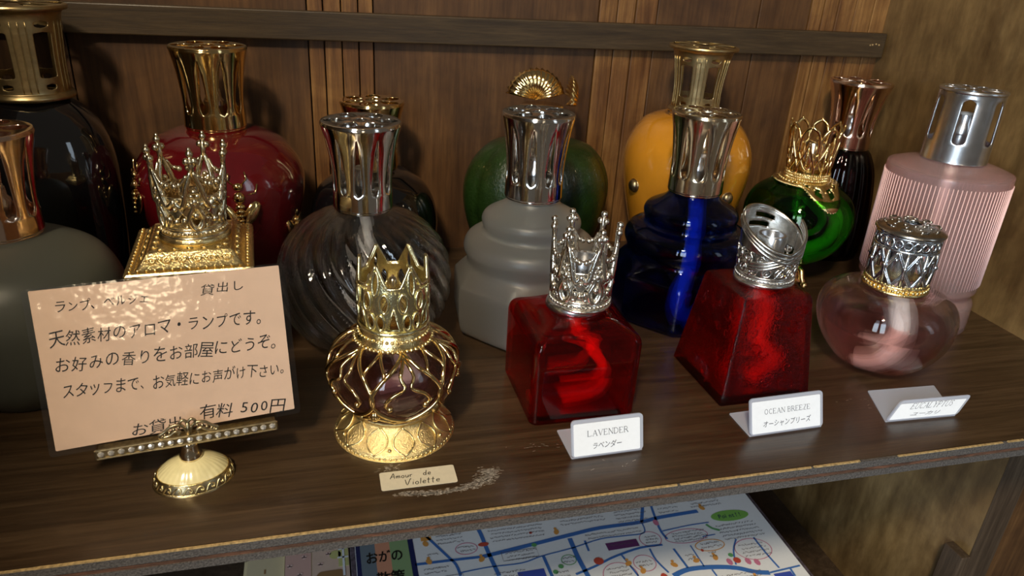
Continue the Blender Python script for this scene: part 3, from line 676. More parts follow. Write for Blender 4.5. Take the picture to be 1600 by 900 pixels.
for i in range(14):
    c = i*360/14+5
    for zz, rr in ((0.0105, 0.0030), (0.0185, 0.0026)):
        cc = c+(12 if zz > .015 else 0)
        m.tube([on_cyl([(cc+math.degrees(rr*math.cos(q*PI/6)/0.0185), zz+rr*math.sin(q*PI/6))], RC)[0] for q in range(12)], 0.0008, 5, closed=True)
        m.tube([on_cyl([(cc+math.degrees(rr*.4*math.cos(q*PI/4)/0.0185), zz+rr*.4*math.sin(q*PI/4))], RC)[0] for q in range(8)], 0.0006, 5, closed=True)
    m.tube(on_cyl(cr([(c-10, 0.006), (c+4, 0.0135), (c+10, 0.0145), (c+16, 0.0225)], 4), RC), 0.0008, 5)
m.build('crown_filigree', M_pewter, ca)
MB().loft([(0.0095, 0.0), (0.0095, 0.030), (0.0088, 0.0315), (0.0070, 0.0315), (0.0070, 0.0280), (0, 0.0280)], 32).build('burner', M_satin, ca, angle=40)
# 16 gold pyramid lid lamp
t = thing('fragrance_lamp', 'square lamp with stepped gold lid and tall pale gold crown, behind handwritten card', 'lamp', (-0.0780, 0.4590, 0), math.radians(4), group='fragrance lamps displayed on the shelf')
MB().loft([(0, 0)] + shell(cr([(0.026, 0.0), (0.0300, 0.0005), (0.0310, 0.004), (0.0312, 0.060), (0.0310, 0.084), (0.0300, 0.0875)], 4), 0.003), 96, rsq(0.15)).build('bottle', glass('amber_glass', (0.35, 0.10, 0.04), (0.4, 0.15, 0.06), 0.0, 0.4), t)
lidq = lambda a, b, z: (lambda q: (q[0], q[1]*1.10))(rsq(0.05)(a))
lid = MB().loft([(0.0, 0.0850), (0.0340, 0.0850), (0.0352, 0.0862), (0.0352, 0.0905), (0.0345, 0.0915), (0.0325, 0.0918), (0.0300, 0.0912), (0.0290, 0.0918), (0.0240, 0.0985), (0.0232, 0.0992), (0.0222, 0.0988), (0.0205, 0.0992), (0, 0.1000)], 4*16, lidq).build('lid', M_antgold, t, angle=30)
m = MB()
for side in range(4):
    Rz = Matrix.Rotation(side*PI/2, 3, 'Z'); sy = 1.10 if side % 2 == 0 else 1.0; sx = 1.0 if side % 2 == 0 else 1.10
    for k in range(15): m.ball(Rz @ Vector(((-0.032+k*0.064/14)*sx, -0.0318*sy, 0.0924)), 0.0012, 7, 5, (1, .8, .7))
    for k in range(6):
        x0 = (-0.0205+k*0.0082)*sx
        for sg in (-1, 1):
            pts = [Rz @ Vector((x0+sg*0.0034*math.cos(q*0.75)*(1-q/9), -(0.0268-0.0018*math.sin(q*0.75)*(1-q/9))*sy, 0.0954+0.0024*math.sin(q*0.75)*(1-q/9))) for q in range(8)]
            m.tube(pts, 0.0006, 5)
    for k in range(5): m.ball(Rz @ Vector(((-0.016+k*0.008)*sx, -0.0196*sy, 0.0995)), 0.0015, 7, 5, (1.4, .7, .5))
m.build('lid_relief', M_antgold, t)
ca = bpy.data.objects.new('crown', None); C.objects.link(ca); ca.parent = t; ca.location = (0.002, 0.001, 0.0995); 
MB().loft([(0.0205, -0.0005), (0.0210, 0.001), (0.0200, 0.003), (0.0188, 0.004), (0.0180, 0.0045)], 48).build('collar', M_antgold, ca)
crown_a(ca, 0.0030, lambda z: 0.0176+max(0, z-0.010)*0.085, plain('pale_gold', (0.88, 0.78, 0.55), 0.20, 1.0, noise_amt=0.12, nscale=400, bump_d=0.00012, bscale=700), math.radians(-79), 5, pointed=True)
# 9 green glass lamp with gold lattice crown
t = thing('fragrance_lamp', 'small round emerald glass lamp with gold lattice crown and beaded heart collar', 'lamp', (0.4265, 0.560, 0), group='fragrance lamps displayed on the shelf')
outer = cr([(0.016, 0.020), (0.024, 0.022), (0.038, 0.034), (0.0470, 0.052), (0.0485, 0.068), (0.042, 0.083), (0.029, 0.0925), (0.020, 0.0955), (0.017, 0.0985)], 7)
MB().loft([(0, 0.020)] + shell(outer, 0.0030), 80).build('bottle', M_emerald, t)
wick(t, [(0.002, -0.004, 0.098), (0.010, -0.014, 0.082), (0.024, -0.022, 0.066), (0.022, -0.020, 0.044), (0.004, -0.012, 0.032)], 0.0062, plain('green_cotton', (0.55, 0.95, 0.40), 0.7))
m = MB().loft([(0.0, 0.001), (0.020, 0.001), (0.021, 0.003), (0.017, 0.006), (0.012, 0.012), (0.016, 0.018), (0.020, 0.022), (0, 0.022)], 40)
for i in range(3):
    a = 2*PI*i/3+0.6
    m.tube([(0.014*math.cos(a), 0.014*math.sin(a), 0.018), (0.022*math.cos(a), 0.022*math.sin(a), 0.014), (0.024*math.cos(a), 0.024*math.sin(a), 0.008), (0.029*math.cos(a), 0.029*math.sin(a), 0.003)], 0.0026, 8)
    m.ball((0.029*math.cos(a), 0.029*math.sin(a), 0.0034), 0.0032, 10, 8)
m.build('foot', M_antgold, t)
gp = outer
m = MB(); zc = 0.0945                                             # pointed filigree collar draped over the shoulder
def drape(a, s_):                                                  # s_ 0 at neck, 1 at the outline
    lob_ = max(0, math.cos(2*(a+PI/2)))**2.2
    ext = 0.008+0.017*lob_; r = 0.0195+ext*s_; z = 0.0975-0.002*s_-(0.017*lob_*s_**1.5); 
    rr = rad_at([(q[0], q[1]) for q in gp], z-0.002); return (r*math.cos(a), r*math.sin(a), z)
vs = []; fs = []; nA, nB = 96, 6
for i in range(nA):
    for j in range(nB+1): vs.append(drape(2*PI*i/nA, j/nB))
for i in range(nA):
    for j in range(nB):
        a = i*(nB+1)+j; b_ = ((i+1) % nA)*(nB+1)+j
        if (i % 6 in (1, 2, 3)) and j in (2, 3): continue
        fs.append((a, b_, b_+1, a+1))
MB().add(vs, fs).build('collar_plate', M_antgold, t, solid=0.0012)
for i in range(110): m.ball(drape(2*PI*i/110, 1.0), 0.0010, 6, 4)
for i in range(40):
    p = drape(2*PI*i/40, 0.45); m.ball((p[0], p[1], p[2]+0.0008), 0.0014, 6, 4)
m.build('collar_beads', M_antgold, t)
m = MB(); RG = lambda z: 0.0180+max(0, z-0.104)*0.10
for zz in (0.0992, 0.1015, 0.1038):
    for i in range(60): m.ball((0.0192*math.cos(2*PI*i/60+zz*900), 0.0192*math.sin(2*PI*i/60+zz*900), zz), 0.0012, 6, 4)
m.loft([(0.0175, 0.098), (0.0185, 0.098), (0.0185, 0.105), (0.0175, 0.105), (0.0175, 0.098)], 48, caps=False)
m.build('rope_ring', M_antgold, t)
m = MB(); n = 8
for i in range(n):
    c = i*45-90
    for k in (0, 1, 2, 3, 4): pass
    m.tube(on_cyl([(c, 0.104), (c, 0.118), (c, 0.132)], RG), 0.0010, 6)
    for k in range(14): m.ball(on_cyl([(c, 0.105+k*0.002)], lambda z: RG(z)+0.0006)[0], 0.0007, 5, 4)
    for sgn in (-1, 1):
        m.tube(on_cyl(cr([(c+sgn*22.5, 0.104), (c+sgn*20, 0.112), (c+sgn*3, 0.128), (c, 0.1335)], 5), RG), 0.0011, 6)
        m.tube(on_cyl(cr([(c+sgn*22.5, 0.1235), (c+sgn*21.5, 0.134), (c+sgn*14, 0.1425), (c, 0.1465)], 5), RG), 0.0014, 6)
        m.tube(on_cyl(cr([(c, 0.108), (c+sgn*12, 0.114), (c+sgn*22.5, 0.1235)], 4), RG), 0.0010, 6)
    m.ball(on_cyl([(c, 0.1475)], RG)[0], 0.0013, 6, 5)
m.build('lattice_crown', M_gold, t)
MB().loft([(0.010, 0.098), (0.0125, 0.104), (0.0125, 0.128), (0.0115, 0.131), (0.006, 0.132), (0, 0.132)], 28).build('burner', M_champ, t, angle=40)
# 19 pink apple shaped lamp
t = thing('fragrance_lamp', 'clear pink apple-shaped glass lamp half full, with ornate silver and gold cap', 'lamp', (0.4000, 0.4006, 0), group='fragrance lamps displayed on the shelf')
outer = cr([(0.014, 0.0, 0), (0.020, 0.0004, 0), (0.034, 0.010, .6), (0.0445, 0.026, 1), (0.0478, 0.041, 1), (0.0440, 0.054, 1), (0.034, 0.0610, .8), (0.0235, 0.0628, .2), (0.0190, 0.0635, 0), (0.0180, 0.066, 0)], 7)
app = lambda a, b, z: (lambda k: (k*math.cos(a), k*math.sin(a)))(1+0.035*b*(abs(math.cos((a+0.3)*2.5))**0.8-0.6))
MB().loft([(0, 0, 0)] + shell(outer, 0.0036), 100, app).build('bottle', M_pink, t)
liq = [(0.0, 0.0062, 0)] + [(q[0]-0.0040, q[1], q[2]) for q in outer if 0.0075 < q[1] < 0.038]
liq.append((0, liq[-1][1], 0))
MB().loft(liq, 80, app).build('liquid', M_liq_pink, t, angle=50)
wick(t, [(0.001, -0.002, 0.066), (0.002, -0.008, 0.048), (0.000, -0.016, 0.032), (-0.012, -0.016, 0.018), (-0.022, -0.006, 0.012)], 0.0070)
m = MB(); ring(m, 0.0212, 0.0652, 0.0014); ring(m, 0.0208, 0.0700, 0.0011); beads(m, 0.0213, 0.0676, 0.0014, 40); beads(m, 0.0206, 0.0712, 0.0008, 50)
m.loft([(0.0190, 0.0645), (0.0208, 0.0645), (0.0206, 0.0710), (0.0190, 0.0710), (0.0190, 0.0645)], 48, caps=False); m.build('gold_ring', M_antgold, t)
M_bluesil = plain('bluish_silver', (0.60, 0.64, 0.68), 0.24, 1.0, noise_amt=0.25, nscale=300, bump_d=0.00012, bscale=600)
RB = lambda z: 0.0202+0.0006*math.sin((z-0.07)*80)
m = MB()
for i in range(10):
    c = i*36
    for sgn in (-1, 1):
        for off in (0, 3.2):
            m.tube(on_cyl(cr([(c+off, 0.0710), (c+off+sgn*14, 0.0790), (c+off+sgn*22, 0.0860), (c+off+sgn*36, 0.0960)], 4), RB), 0.0009, 6)
    m.tube(on_cyl([(c+18, 0.0720), (c+18, 0.0840), (c+18, 0.0960)], RB), [0.0012, 0.0018, 0.0012], 6)
    m.ball(on_cyl([(c+18, 0.0850)], lambda z: RB(z)+.0008)[0], 0.0019, 7, 5); m.ball(on_cyl([(c, 0.0900)], RB)[0], 0.0016, 7, 5)
ring(m, 0.0206, 0.0965, 0.0011)
m.build('basket_weave', M_bluesil, t)
m = MB()
for i in range(22):
    c = i*360/22
    m.tube([on_cyl([(c+math.degrees(0.0026*math.cos(q*PI/5)/0.0206), 0.1012+0.0030*math.sin(q*PI/5))], 0.0207)[0] for q in range(10)], 0.0009, 5, closed=True)
ring(m, 0.0208, 0.1055, 0.0012); m.build('ring_frieze', M_bluesil, t)
MB().loft([(0.0085, 0.066), (0.010, 0.072), (0.010, 0.098), (0, 0.098)], 24).build('burner', M_satin, t, angle=40)
m = MB(); tp = cr([(0.0205, 0.1065), (0.0228, 0.1068), (0.0232, 0.1078), (0.0222, 0.1092), (0.0180, 0.1110), (0.0100, 0.1128), (0.0062, 0.1130), (0.0055, 0.1120)], 5)
m.pierced(tp, 8, lambda t_: 0, 6)
for i in range(9):
    a = i*2*PI/9
    for q in range(3): m.ball(((0.0095+q*0.0036)*math.cos(a+q*0.22), (0.0095+q*0.0036)*math.sin(a+q*0.22), 0.1130-q*0.0010), 0.0017, 7, 5, (1.2, .9, .5))
    m.tube([((0.018)*math.cos(a+.1+.3*q/4), 0.018*math.sin(a+.1+.3*q/4), 0.1114) for q in range(5)], 0.0008, 5)
m.build('cap', plain('dark_pewter', (0.48, 0.45, 0.40), 0.25, 1.0, noise_amt=0.2), t, merge=True, solid=0.0008)

# 17 gold filigree violet lamp
t = thing('fragrance_lamp', 'small violet glass lamp caged in gold filigree on a gold petal foot', 'lamp', (0.0368, 0.3791, 0), group='fragrance lamps displayed on the shelf')
M_footgold = plain('sandblasted_gold', (0.93, 0.70, 0.32), 0.34, 1.0, noise_amt=0.1, nscale=500, bump_d=0.0006, bscale=1100)
fp = cr([(0.0, 0.0), (0.0335, 0.0), (0.0352, 0.0010), (0.0348, 0.0030), (0.0310, 0.0065), (0.0262, 0.0110), (0.0238, 0.0150), (0.0225, 0.0180), (0.0, 0.0185)], 6)
petal = lambda a, b, z: (lambda k: (k*math.cos(a), k*math.sin(a)))(1+0.018*abs(math.cos(a*6))*(1 if 0.003 < z < 0.014 else 0))
MB().loft(fp, 96, petal).build('foot', M_footgold, t)
m = MB()
for i in range(12):
    a0 = i*30+4; pts1 = []; Rf = lambda z: rad_at(fp[6:], z)+0.0004
    for sgn in (-1, 1): m.tube(on_cyl(cr([(a0, 0.0030), (a0+sgn*11, 0.0070), (a0+sgn*10, 0.0110), (a0, 0.0150)], 4), Rf), 0.0006, 5)
    if i % 2 == 0: m.ball(on_cyl([(a0+15, 0.0055)], Rf)[0], 0.0013, 7, 5)
for i in range(72): m.ball((0.0352*math.cos(i*PI/36), 0.0352*math.sin(i*PI/36), 0.0014), 0.0009, 5, 4)
m.build('foot_petals', M_antgold, t)
outer = cr([(0.012, 0.0175), (0.020, 0.0180), (0.031, 0.0265), (0.0365, 0.0385), (0.0372, 0.0470), (0.0335, 0.0560), (0.0260, 0.0620), (0.0190, 0.0645), (0.0170, 0.0665)], 7)
MB().loft([(0, 0.0175)] + shell(outer, 0.0026), 80).build('bottle', glass('violet_tinted_glass', (0.88, 0.74, 0.74), (0.88, 0.76, 0.76), 0.0, 0.3), t)
liq = [(0.0, 0.0225)] + [(q[0]-0.0030, q[1]) for q in outer if 0.0235 < q[1] < 0.040]; liq.append((0, liq[-1][1]))
MB().loft(liq, 64).build('liquid', M_liq_violet, t, angle=50)
wick(t, [(0, 0, 0.066), (0.004, -0.006, 0.050), (0.010, -0.010, 0.040), (-0.010, -0.010, 0.034)], 0.0045)
Rg = lambda z: rad_at([(q[0], q[1]) for q in outer[1:]], z)+0.0012
m = MB()
for i in range(6):
    c = i*60-84
    for sgn in (-1, 1):
        m.tube(on_cyl(cr([(c, 0.0640), (c+sgn*10, 0.0600), (c+sgn*24, 0.0520), (c+sgn*31, 0.0420), (c+sgn*25, 0.0330), (c+sgn*8, 0.0260), (c-sgn*14, 0.0215)], 6), Rg), 0.0013, 7)
        m.tube(on_cyl(cr([(c, 0.0630), (c+sgn*6, 0.0560), (c+sgn*3, 0.0500), (c+sgn*14, 0.0455), (c+sgn*19, 0.0400), (c+sgn*16, 0.0375)], 6), Rg), 0.0011, 6)
        m.ball(on_cyl([(c+sgn*15.5, 0.0372)], Rg)[0], 0.0019, 8, 6)
        m.ball(on_cyl([(c+sgn*29, 0.0300)], Rg)[0], 0.0021, 8, 6, (1, 1, 1.6))
        m.tube(on_cyl(cr([(c+30, 0.0640), (c+30+sgn*9, 0.0570), (c+30+sgn*7, 0.0520), (c+30, 0.0480)], 5), Rg), 0.0010, 6)
    m.tube(on_cyl(cr([(c+15, 0.0250), (c+30, 0.0290), (c+45, 0.0250)], 5), Rg), 0.0014, 6)
m.build('filigree_cage', M_gold, t)
m = MB()
for i in range(52): m.ball((0.0222*math.cos(2*PI*i/52), 0.0222*math.sin(2*PI*i/52), 0.0642), 0.0013, 6, 4)
m.loft([(0.0170, 0.0640), (0.0218, 0.0630), (0.0222, 0.0650), (0.0200, 0.0685), (0.0192, 0.0730), (0.0180, 0.0735), (0.0180, 0.065)], 56, caps=False)
for i in range(44): m.ball((0.0202*math.cos(2*PI*i/44), 0.0202*math.sin(2*PI*i/44), 0.0690), 0.0011, 6, 4)
m.build('crown_band', M_antgold, t)
pale = plain('pale_yellow_gold', (0.88, 0.80, 0.48), 0.22, 1.0, noise_amt=0.12, nscale=500, bump_d=0.0002, bscale=900)
RE = lambda z: 0.0192 - 0.0002*((z-0.073)/0.04) - 0.0010*max(0, (z-0.095)/0.02)**2 + 0.0010*math.sin(PI*min(1, max(0, (z-0.073)/0.035)))
def ztop(d): d = abs(d); return 0.1012 + (0.0125*((d-11)/19)**0.95 if d > 11 else 0)
def hole(d, z):
    a = abs(d)
    if 0.0770 < z < 0.0885 and a < 9*(0.0885-z)/0.0115: return True
    if ((a-15)/6.0)**2+((z-0.0925)/0.0048)**2 < 1: return True
    if ((a-21.5)/5.5)**2+((z-0.0805)/0.0042)**2 < 1: return True
    return ((a-30)/4.5)**2+((z-0.1035)/0.0058)**2 < 1
vs = []; fs = []; nA, nB = 240, 34
for i in range(nA):
    dg = 360*i/nA; d = (dg % 60)-30; zt = ztop(d); t_ = math.radians(dg-65)
    for j in range(nB+1):
        z = 0.0735+(zt-0.0735)*j/nB; r = RE(z)-0.0003; vs.append((r*math.cos(t_), r*math.sin(t_), z))
for i in range(nA):
    d = ((360*(i+.5)/nA) % 60)-30; zt = ztop(d); i2 = (i+1) % nA
    for j in range(nB):
        if not hole(d, 0.0735+(zt-0.0735)*(j+.5)/nB): fs.append((i*(nB+1)+j, i2*(nB+1)+j, i2*(nB+1)+j+1, i*(nB+1)+j+1))
MB().add(vs, fs).build('crown_wall', pale, t, solid=0.0009)
m = MB()
for i in range(6):
    c = i*60-35
    el = lambda cd, cz, rd, rz_: [on_cyl([(c+cd+rd*math.cos(q*PI/8), cz+rz_*math.sin(q*PI/8))], RE)[0] for q in range(16)]
    m.tube(on_cyl([(c+d_, ztop(d_)) for d_ in range(-30, 31, 3)], RE), 0.0010, 6)
    m.tube(el(15, .0925, 7.2, .0056), 0.0009, 6, closed=True); m.tube(el(-15, .0925, 7.2, .0056), 0.0009, 6, closed=True)
    m.tube(el(21.5, .0805, 6.6, .0050), 0.0008, 6, closed=True); m.tube(el(-21.5, .0805, 6.6, .0050), 0.0008, 6, closed=True)
    m.tube(on_cyl([(c-10.5, .0765), (c, .0900), (c+10.5, .0765), (c-10.5, .0765)], RE), 0.0010, 6)
    m.tube(el(30, .1035, 5.6, .0068), 0.0010, 6, closed=True)
    for q in range(10): m.ball(on_cyl([(c-27+q*6, ztop(-27+q*6)-0.0022)], lambda z: RE(z)+0.0004)[0], 0.0007, 5, 4)
ring(m, 0.0196, 0.0738, 0.0013)
m.build('crown_cage', pale, t)
MB().loft([(0.0090, 0.066), (0.0105, 0.070), (0.0105, 0.082), (0.0060, 0.086), (0.0042, 0.090), (0.0030, 0.099), (0, 0.102)], 28).build('burner', M_champ, t, angle=40)

# ------------------------------------------------------------------ card, easel
cardX = Vector((0.9866, 0.1629, 0)); cardY = Vector((-0.0434, 0.2628, 0.9639)); cardN = Vector((0.157, -0.951, 0.2663))
cm = Matrix.Identity(4)
for i in range(3): cm[i][0] = cardX[i]*0.971; cm[i][1] = cardY[i]*0.971; cm[i][2] = cardN[i]; cm[i][3] = (-0.1370, 0.3409, 0.0283)[i]
card = thing('handwritten_card', 'laminated peach card handwritten in black Japanese script', 'card'); card.matrix_world = cm
W_, H_ = 0.1251, 0.0875
def rrect(m, x0, x1, y0, y1, z0, z1, r, k=5):
    pts = []
    for cx_, cy_, a0 in ((x1-r, y1-r, 0), (x0+r, y1-r, 90), (x0+r, y0+r, 180), (x1-r, y0+r, 270)):
        for q in range(k+1): a = math.radians(a0+90*q/k); pts.append((cx_+r*math.cos(a), cy_+r*math.sin(a)))
    n = len(pts); vs = [(p[0], p[1], z0) for p in pts]+[(p[0], p[1], z1) for p in pts]
    return m.add(vs, [tuple(range(n-1, -1, -1)), tuple(range(n, 2*n))]+[(j, (j+1) % n, (j+1) % n+n, j+n) for j in range(n)])
rrect(MB(), 0.0030, W_-0.0032, 0.0028, H_-0.0012, -0.0002, 0.0, 0.0006).build('paper', M_cardpaper, card, False)
rrect(MB(), 0, W_, 0, H_, 0.00025, 0.0004, 0.0022).build('laminate_film', M_film, card, False)
lines = [('ランプ、ベルジェ', 0.0125, 0.0745, 0.0560, 0.0744, 0.0062), ('貸出し', 0.0800, 0.0750, 0.1030, 0.0750, 0.0066),
         ('天然素材のアロマ・ランプです。', 0.0078, 0.0575, 0.1135, 0.0560, 0.0088), ('お好みの香りをお部屋にどうぞ。', 0.0080, 0.0440, 0.1205, 0.0405, 0.0088),
         ('スタッフまで、お気軽にお声がけ下さい。', 0.0095, 0.0305, 0.1218, 0.0245, 0.0080), ('お貸出', 0.0375, 0.0040, 0.0635, 0.0040, 0.0078),
         ('有料 500円', 0.0715, 0.0075, 0.1165, 0.0035, 0.0084)]
wm = MB()
for txt, x0, y0_, x1, y1_, h in lines:
    q = text_mesh(txt, h, 0.14, 0.0, 0.13, width=math.hypot(x1-x0, y1_-y0_)); a = math.atan2(y1_-y0_, x1-x0)
    wm.add([(x0+v[0]*math.cos(a)-v[1]*math.sin(a), y0_+v[0]*math.sin(a)+v[1]*math.cos(a), 0.00012) for v in q.v], q.f)
o = wm.build('handwriting', M_ink, card, False)

es = thing('card_easel', 'small brass easel with rhinestone bar and ivory fluted oval base', 'easel', (-0.0745, 0.3500, 0), 0.135)
es.scale = (0.9, 0.9, 0.9)
osec = lambda a, b, z: (math.cos(a), math.sin(a)*0.80)
MB().loft(cr([(0.0, 0.0), (0.0215, 0.0), (0.0224, 0.0006), (0.0222, 0.0030), (0.0206, 0.0062), (0.0198, 0.0066)], 4), 64, osec).build('base_rim', M_darkmetal, es)
fl = lambda a, b, z: (lambda k: (k*math.cos(a), k*math.sin(a)*0.80))(1+0.018*b*abs(math.cos(a*16)))
MB().loft(cr([(0.0198, 0.0064, 1), (0.0180, 0.0088, 1), (0.0135, 0.0125, 1), (0.0085, 0.0150, .5), (0.0055, 0.0162, 0)], 5), 128, fl).build('base_dome', M_ivory, es)
m = MB()
for i in range(22):
    a0 = 360*i/22; Rr = lambda z: 0.0222-max(0, z-0.002)*0.34
    pts = on_cyl(cr([(a0-8, 0.0012), (a0-2, 0.0048), (a0+4, 0.0052), (a0+6, 0.0034), (a0+3, 0.0026), (a0+2, 0.0036)], 3), Rr)
    m.tube([(p[0]*1.01, p[1]*0.81, p[2]) for p in pts], 0.00055, 5)
m.tube([(0.0222*math.cos(i*PI/24), 0.0222*0.8*math.sin(i*PI/24), 0.0006) for i in range(48)], 0.0007, 6, closed=True)
m.tube([(0.0202*math.cos(i*PI/24), 0.0202*0.8*math.sin(i*PI/24), 0.0066) for i in range(48)], 0.0006, 6, closed=True)
m.build('rim_scrolls', M_antgold, es)
MB().loft([(0.0062, 0.0155), (0.0066, 0.0170), (0.0056, 0.0195), (0.0048, 0.0240), (0.0050, 0.0298), (0, 0.0298)], 28).build('neck', M_champ, es)
# bar in easel space: ledge + lip, stones
b = MB().box(-0.0470, 0.0490, -0.0048, 0.0050, 0.0297, 0.0306); b.box(-0.0470, 0.0490, -0.0058, -0.0046, 0.0285, 0.0341)
b.tube([(-0.0472, -0.0058, 0.0341), (0.0492, -0.0058, 0.0341)], 0.0008, 8); b.tube([(-0.0472, -0.0058, 0.0287), (0.0492, -0.0058, 0.0287)], 0.0008, 8)
for x_ in (-0.0472, 0.0492): b.tube([(x_, -0.0058, 0.0287), (x_, -0.0058, 0.0341)], 0.0008, 8)
b = b.build('bar', M_darkmetal, es, True, angle=30)
for i in range(19):
    x_ = -0.0448+i*0.0917/18
    MB().ball((x_, -0.0060, 0.0314), 0.0019, 8, 5, (1, .55, 1)).build('rhinestone', M_rhine, b, False)
m = MB()
for sgn in (-1, 1):
    m.tube([(sgn*q[0]+0.001, -0.0052, q[1]) for q in cr([(0.0005, 0.0265), (0.0030, 0.0330), (0.0085, 0.0335), (0.0130, 0.0300), (0.0155, 0.0285), (0.0150, 0.0268), (0.0105, 0.0272), (0.0070, 0.0295), (0.0045, 0.0285), (0.0055, 0.0270)], 4)], 0.0009, 6)
    m.tube([(sgn*q[0]+0.001, -0.0052, q[1]) for q in cr([(0, 0.0345), (0.0022, 0.0365), (0.0042, 0.0350), (0.0030, 0.0325), (0.0, 0.0300)], 4)], 0.0009, 6)
    for q in ((0.0125, 0.0285, .0011), (0.0100, 0.0296, .0011), (0.0076, 0.0312, .0011), (0.0138, 0.0276, .0009), (0.0050, 0.0318, .0010)): m.ball((sgn*q[0]+0.001, -0.0052, q[1]), q[2], 7, 5)
m.tube([(0.001, -0.0052, 0.0252), (0.001, -0.0052, 0.0345)], 0.0014, 6)
m.v = [(v[0], v[1], v[2]+0.0085) for v in m.v]
m.build('bow_ornament', M_darkmetal, es)

# ------------------------------------------------------------------ serif letters from strokes
G = {'L': [[(0,0),(0,1),2],[(0,0),(.6,0),1],[(.6,0),(.62,.22),1]], 'A': [[(0,0),(.36,1),1],[(.36,1),(.72,0),2],[(.14,.36),(.58,.36),1]],
 'V': [[(0,1),(.36,0),2],[(.36,0),(.72,1),1]], 'E': [[(0,0),(0,1),2],[(0,0),(.56,0),1],[(0,1),(.54,1),1],[(0,.52),(.40,.52),1],[(.56,0),(.58,.2),1],[(.54,1),(.54,.82),1]],
 'N': [[(0,0),(0,1),1],[(0,1),(.68,0),2],[(.68,0),(.68,1),1]], 'D': [[(0,0),(0,1),2],[(0,1),(.35,1),(.62,.78),(.68,.5),(.62,.22),(.35,0),(0,0),1.4]],
 'R': [[(0,0),(0,1),2],[(0,1),(.36,1),(.52,.86),(.52,.66),(.36,.52),(0,.52),1.4],[(.3,.52),(.66,0),2]], 'O': [[(.36,0),(.1,.15),(0,.5),(.1,.85),(.36,1),(.62,.85),(.72,.5),(.62,.15),(.36,0),1.6]],
 'C': [[(.62,.82),(.36,1),(.1,.85),(0,.5),(.1,.15),(.36,0),(.64,.16),1.6]], 'B': [[(0,0),(0,1),2],[(0,1),(.34,1),(.48,.86),(.48,.66),(.34,.53),(0,.53),1.4],[(.34,.53),(.56,.42),(.58,.16),(.40,0),(0,0),1.4]],
 'Z': [[(0,1),(.56,1),1],[(.56,1),(0,0),2],[(0,0),(.58,0),1]], 'U': [[(0,1),(0,.25),(.12,.03),(.34,0),(.56,.05),(.66,.25),(.66,1),1.4]], 'Y': [[(0,1),(.34,.48),2],[(.34,.48),(.68,1),1],[(.34,.48),(.34,0),2]],
 'P': [[(0,0),(0,1),2],[(0,1),(.36,1),(.54,.86),(.54,.62),(.36,.48),(0,.48),1.4]], 'T': [[(.32,0),(.32,1),2],[(0,1),(.64,1),1],[(0,1),(0,.82),1],[(.64,1),(.64,.82),1]], 'S': [[(.46,.84),(.26,1),(.05,.85),(.08,.64),(.40,.42),(.46,.2),(.26,0),(.02,.16),1.6]]}
SER = {'L': [(0,0),(0,1)], 'A': [(0,0),(.72,0)], 'V': [(0,1),(.72,1)], 'E': [(0,0),(0,1)], 'N': [(0,0),(0,1),(.68,1)], 'D': [(0,0),(0,1)], 'R': [(0,0),(0,1),(.66,0)], 'B': [(0,0),(0,1)], 'U': [(0,1),(.66,1)], 'Y': [(0,1),(.68,1),(.34,0)], 'P': [(0,0),(0,1)], 'T': [(.32,0)]}
def serif(word, width):
    m = MB(); x = 0
    for ch_ in word:
        if ch_ == ' ': x += 0.45; continue
        w_ = 0
        for st in G[ch_]:
            m.ribbon([(x+p[0], p[1]) for p in st[:-1]], 0.055*st[-1], 0); w_ = max(w_, max(p[0] for p in st[:-1]))
        for p in SER.get(ch_, []): m.ribbon([(x+p[0]-.12, p[1]), (x+p[0]+.12, p[1])], 0.05, 0)
        x += w_+0.30
    k = width/(x-0.30); m.v = [(v[0]*k, v[1]*k, 0) for v in m.v]; return m
def tent(label, p0, p1, lean, hgt, words, jp, wfrac, flap=0.028, skew=0.0, ps=0.0):
    p0 = Vector(p0+(0,)); p1 = Vector(p1+(0,)); d = p1-p0; L = d.length; rz = math.atan2(d.y, d.x)
    t = thing('name_card_holder', label, 'card holder', p0+Vector((0, 0, 0.0001)), rz, group='small acrylic name card holders along the shelf')
    fm = MB(); rrect(fm, 0, L, 0, flap, 0.0, 0.0006, 0.0008); fm.v = [(v[0]+skew*v[1], v[1], v[2]) for v in fm.v]
    fm.build('base_flap', M_acrylic, t, False)
    pm = Matrix.Translation((0, 0, 0.0009)) @ Matrix.Rotation(lean, 4, 'X') @ Matrix(((1, ps, 0, 0), (0, 1, 0, 0), (0, 0, 1, 0), (0, 0, 0, 1)))
    q = MB(); rrect(q, 0, L, 0, hgt, -0.0007, 0.0007, 0.0024); f = q.build('front_plate', M_acrylic, t, False, mtx=pm)
    q = MB(); rrect(q, 0.0012, L-0.0022, 0.0008, hgt-0.0022, 0.0008, 0.0010, 0.0008); pc = q.build('name_card', M_paper, t, False, mtx=pm)
    s_ = serif(words, L*wfrac); s_.v = [(v[0]+L*(1-wfrac)/2, v[1]+hgt*0.54, 0.00115) for v in s_.v]; s_.build('printed_name', M_inkgrey, pc, False, mtx=pm)
    s_ = text_mesh(jp, hgt*0.20, 0.2, 0.002, 0.06, width=L*(0.42 if len(jp) < 6 else 0.66)); s_.v = [(v[0]+L*(0.27 if len(jp) < 6 else 0.16), v[1]+hgt*0.20, 0.00115) for v in s_.v]; s_.build('handwritten_name', M_inkgrey, pc, False, mtx=pm)
tent('white name card reading LAVENDER in clear acrylic holder before the red cube', (0.1346, 0.3281), (0.1803, 0.3293), math.radians(72), 0.0225, 'LAVENDER', 'ラベンダー', 0.56, 0.0285, 0.02)
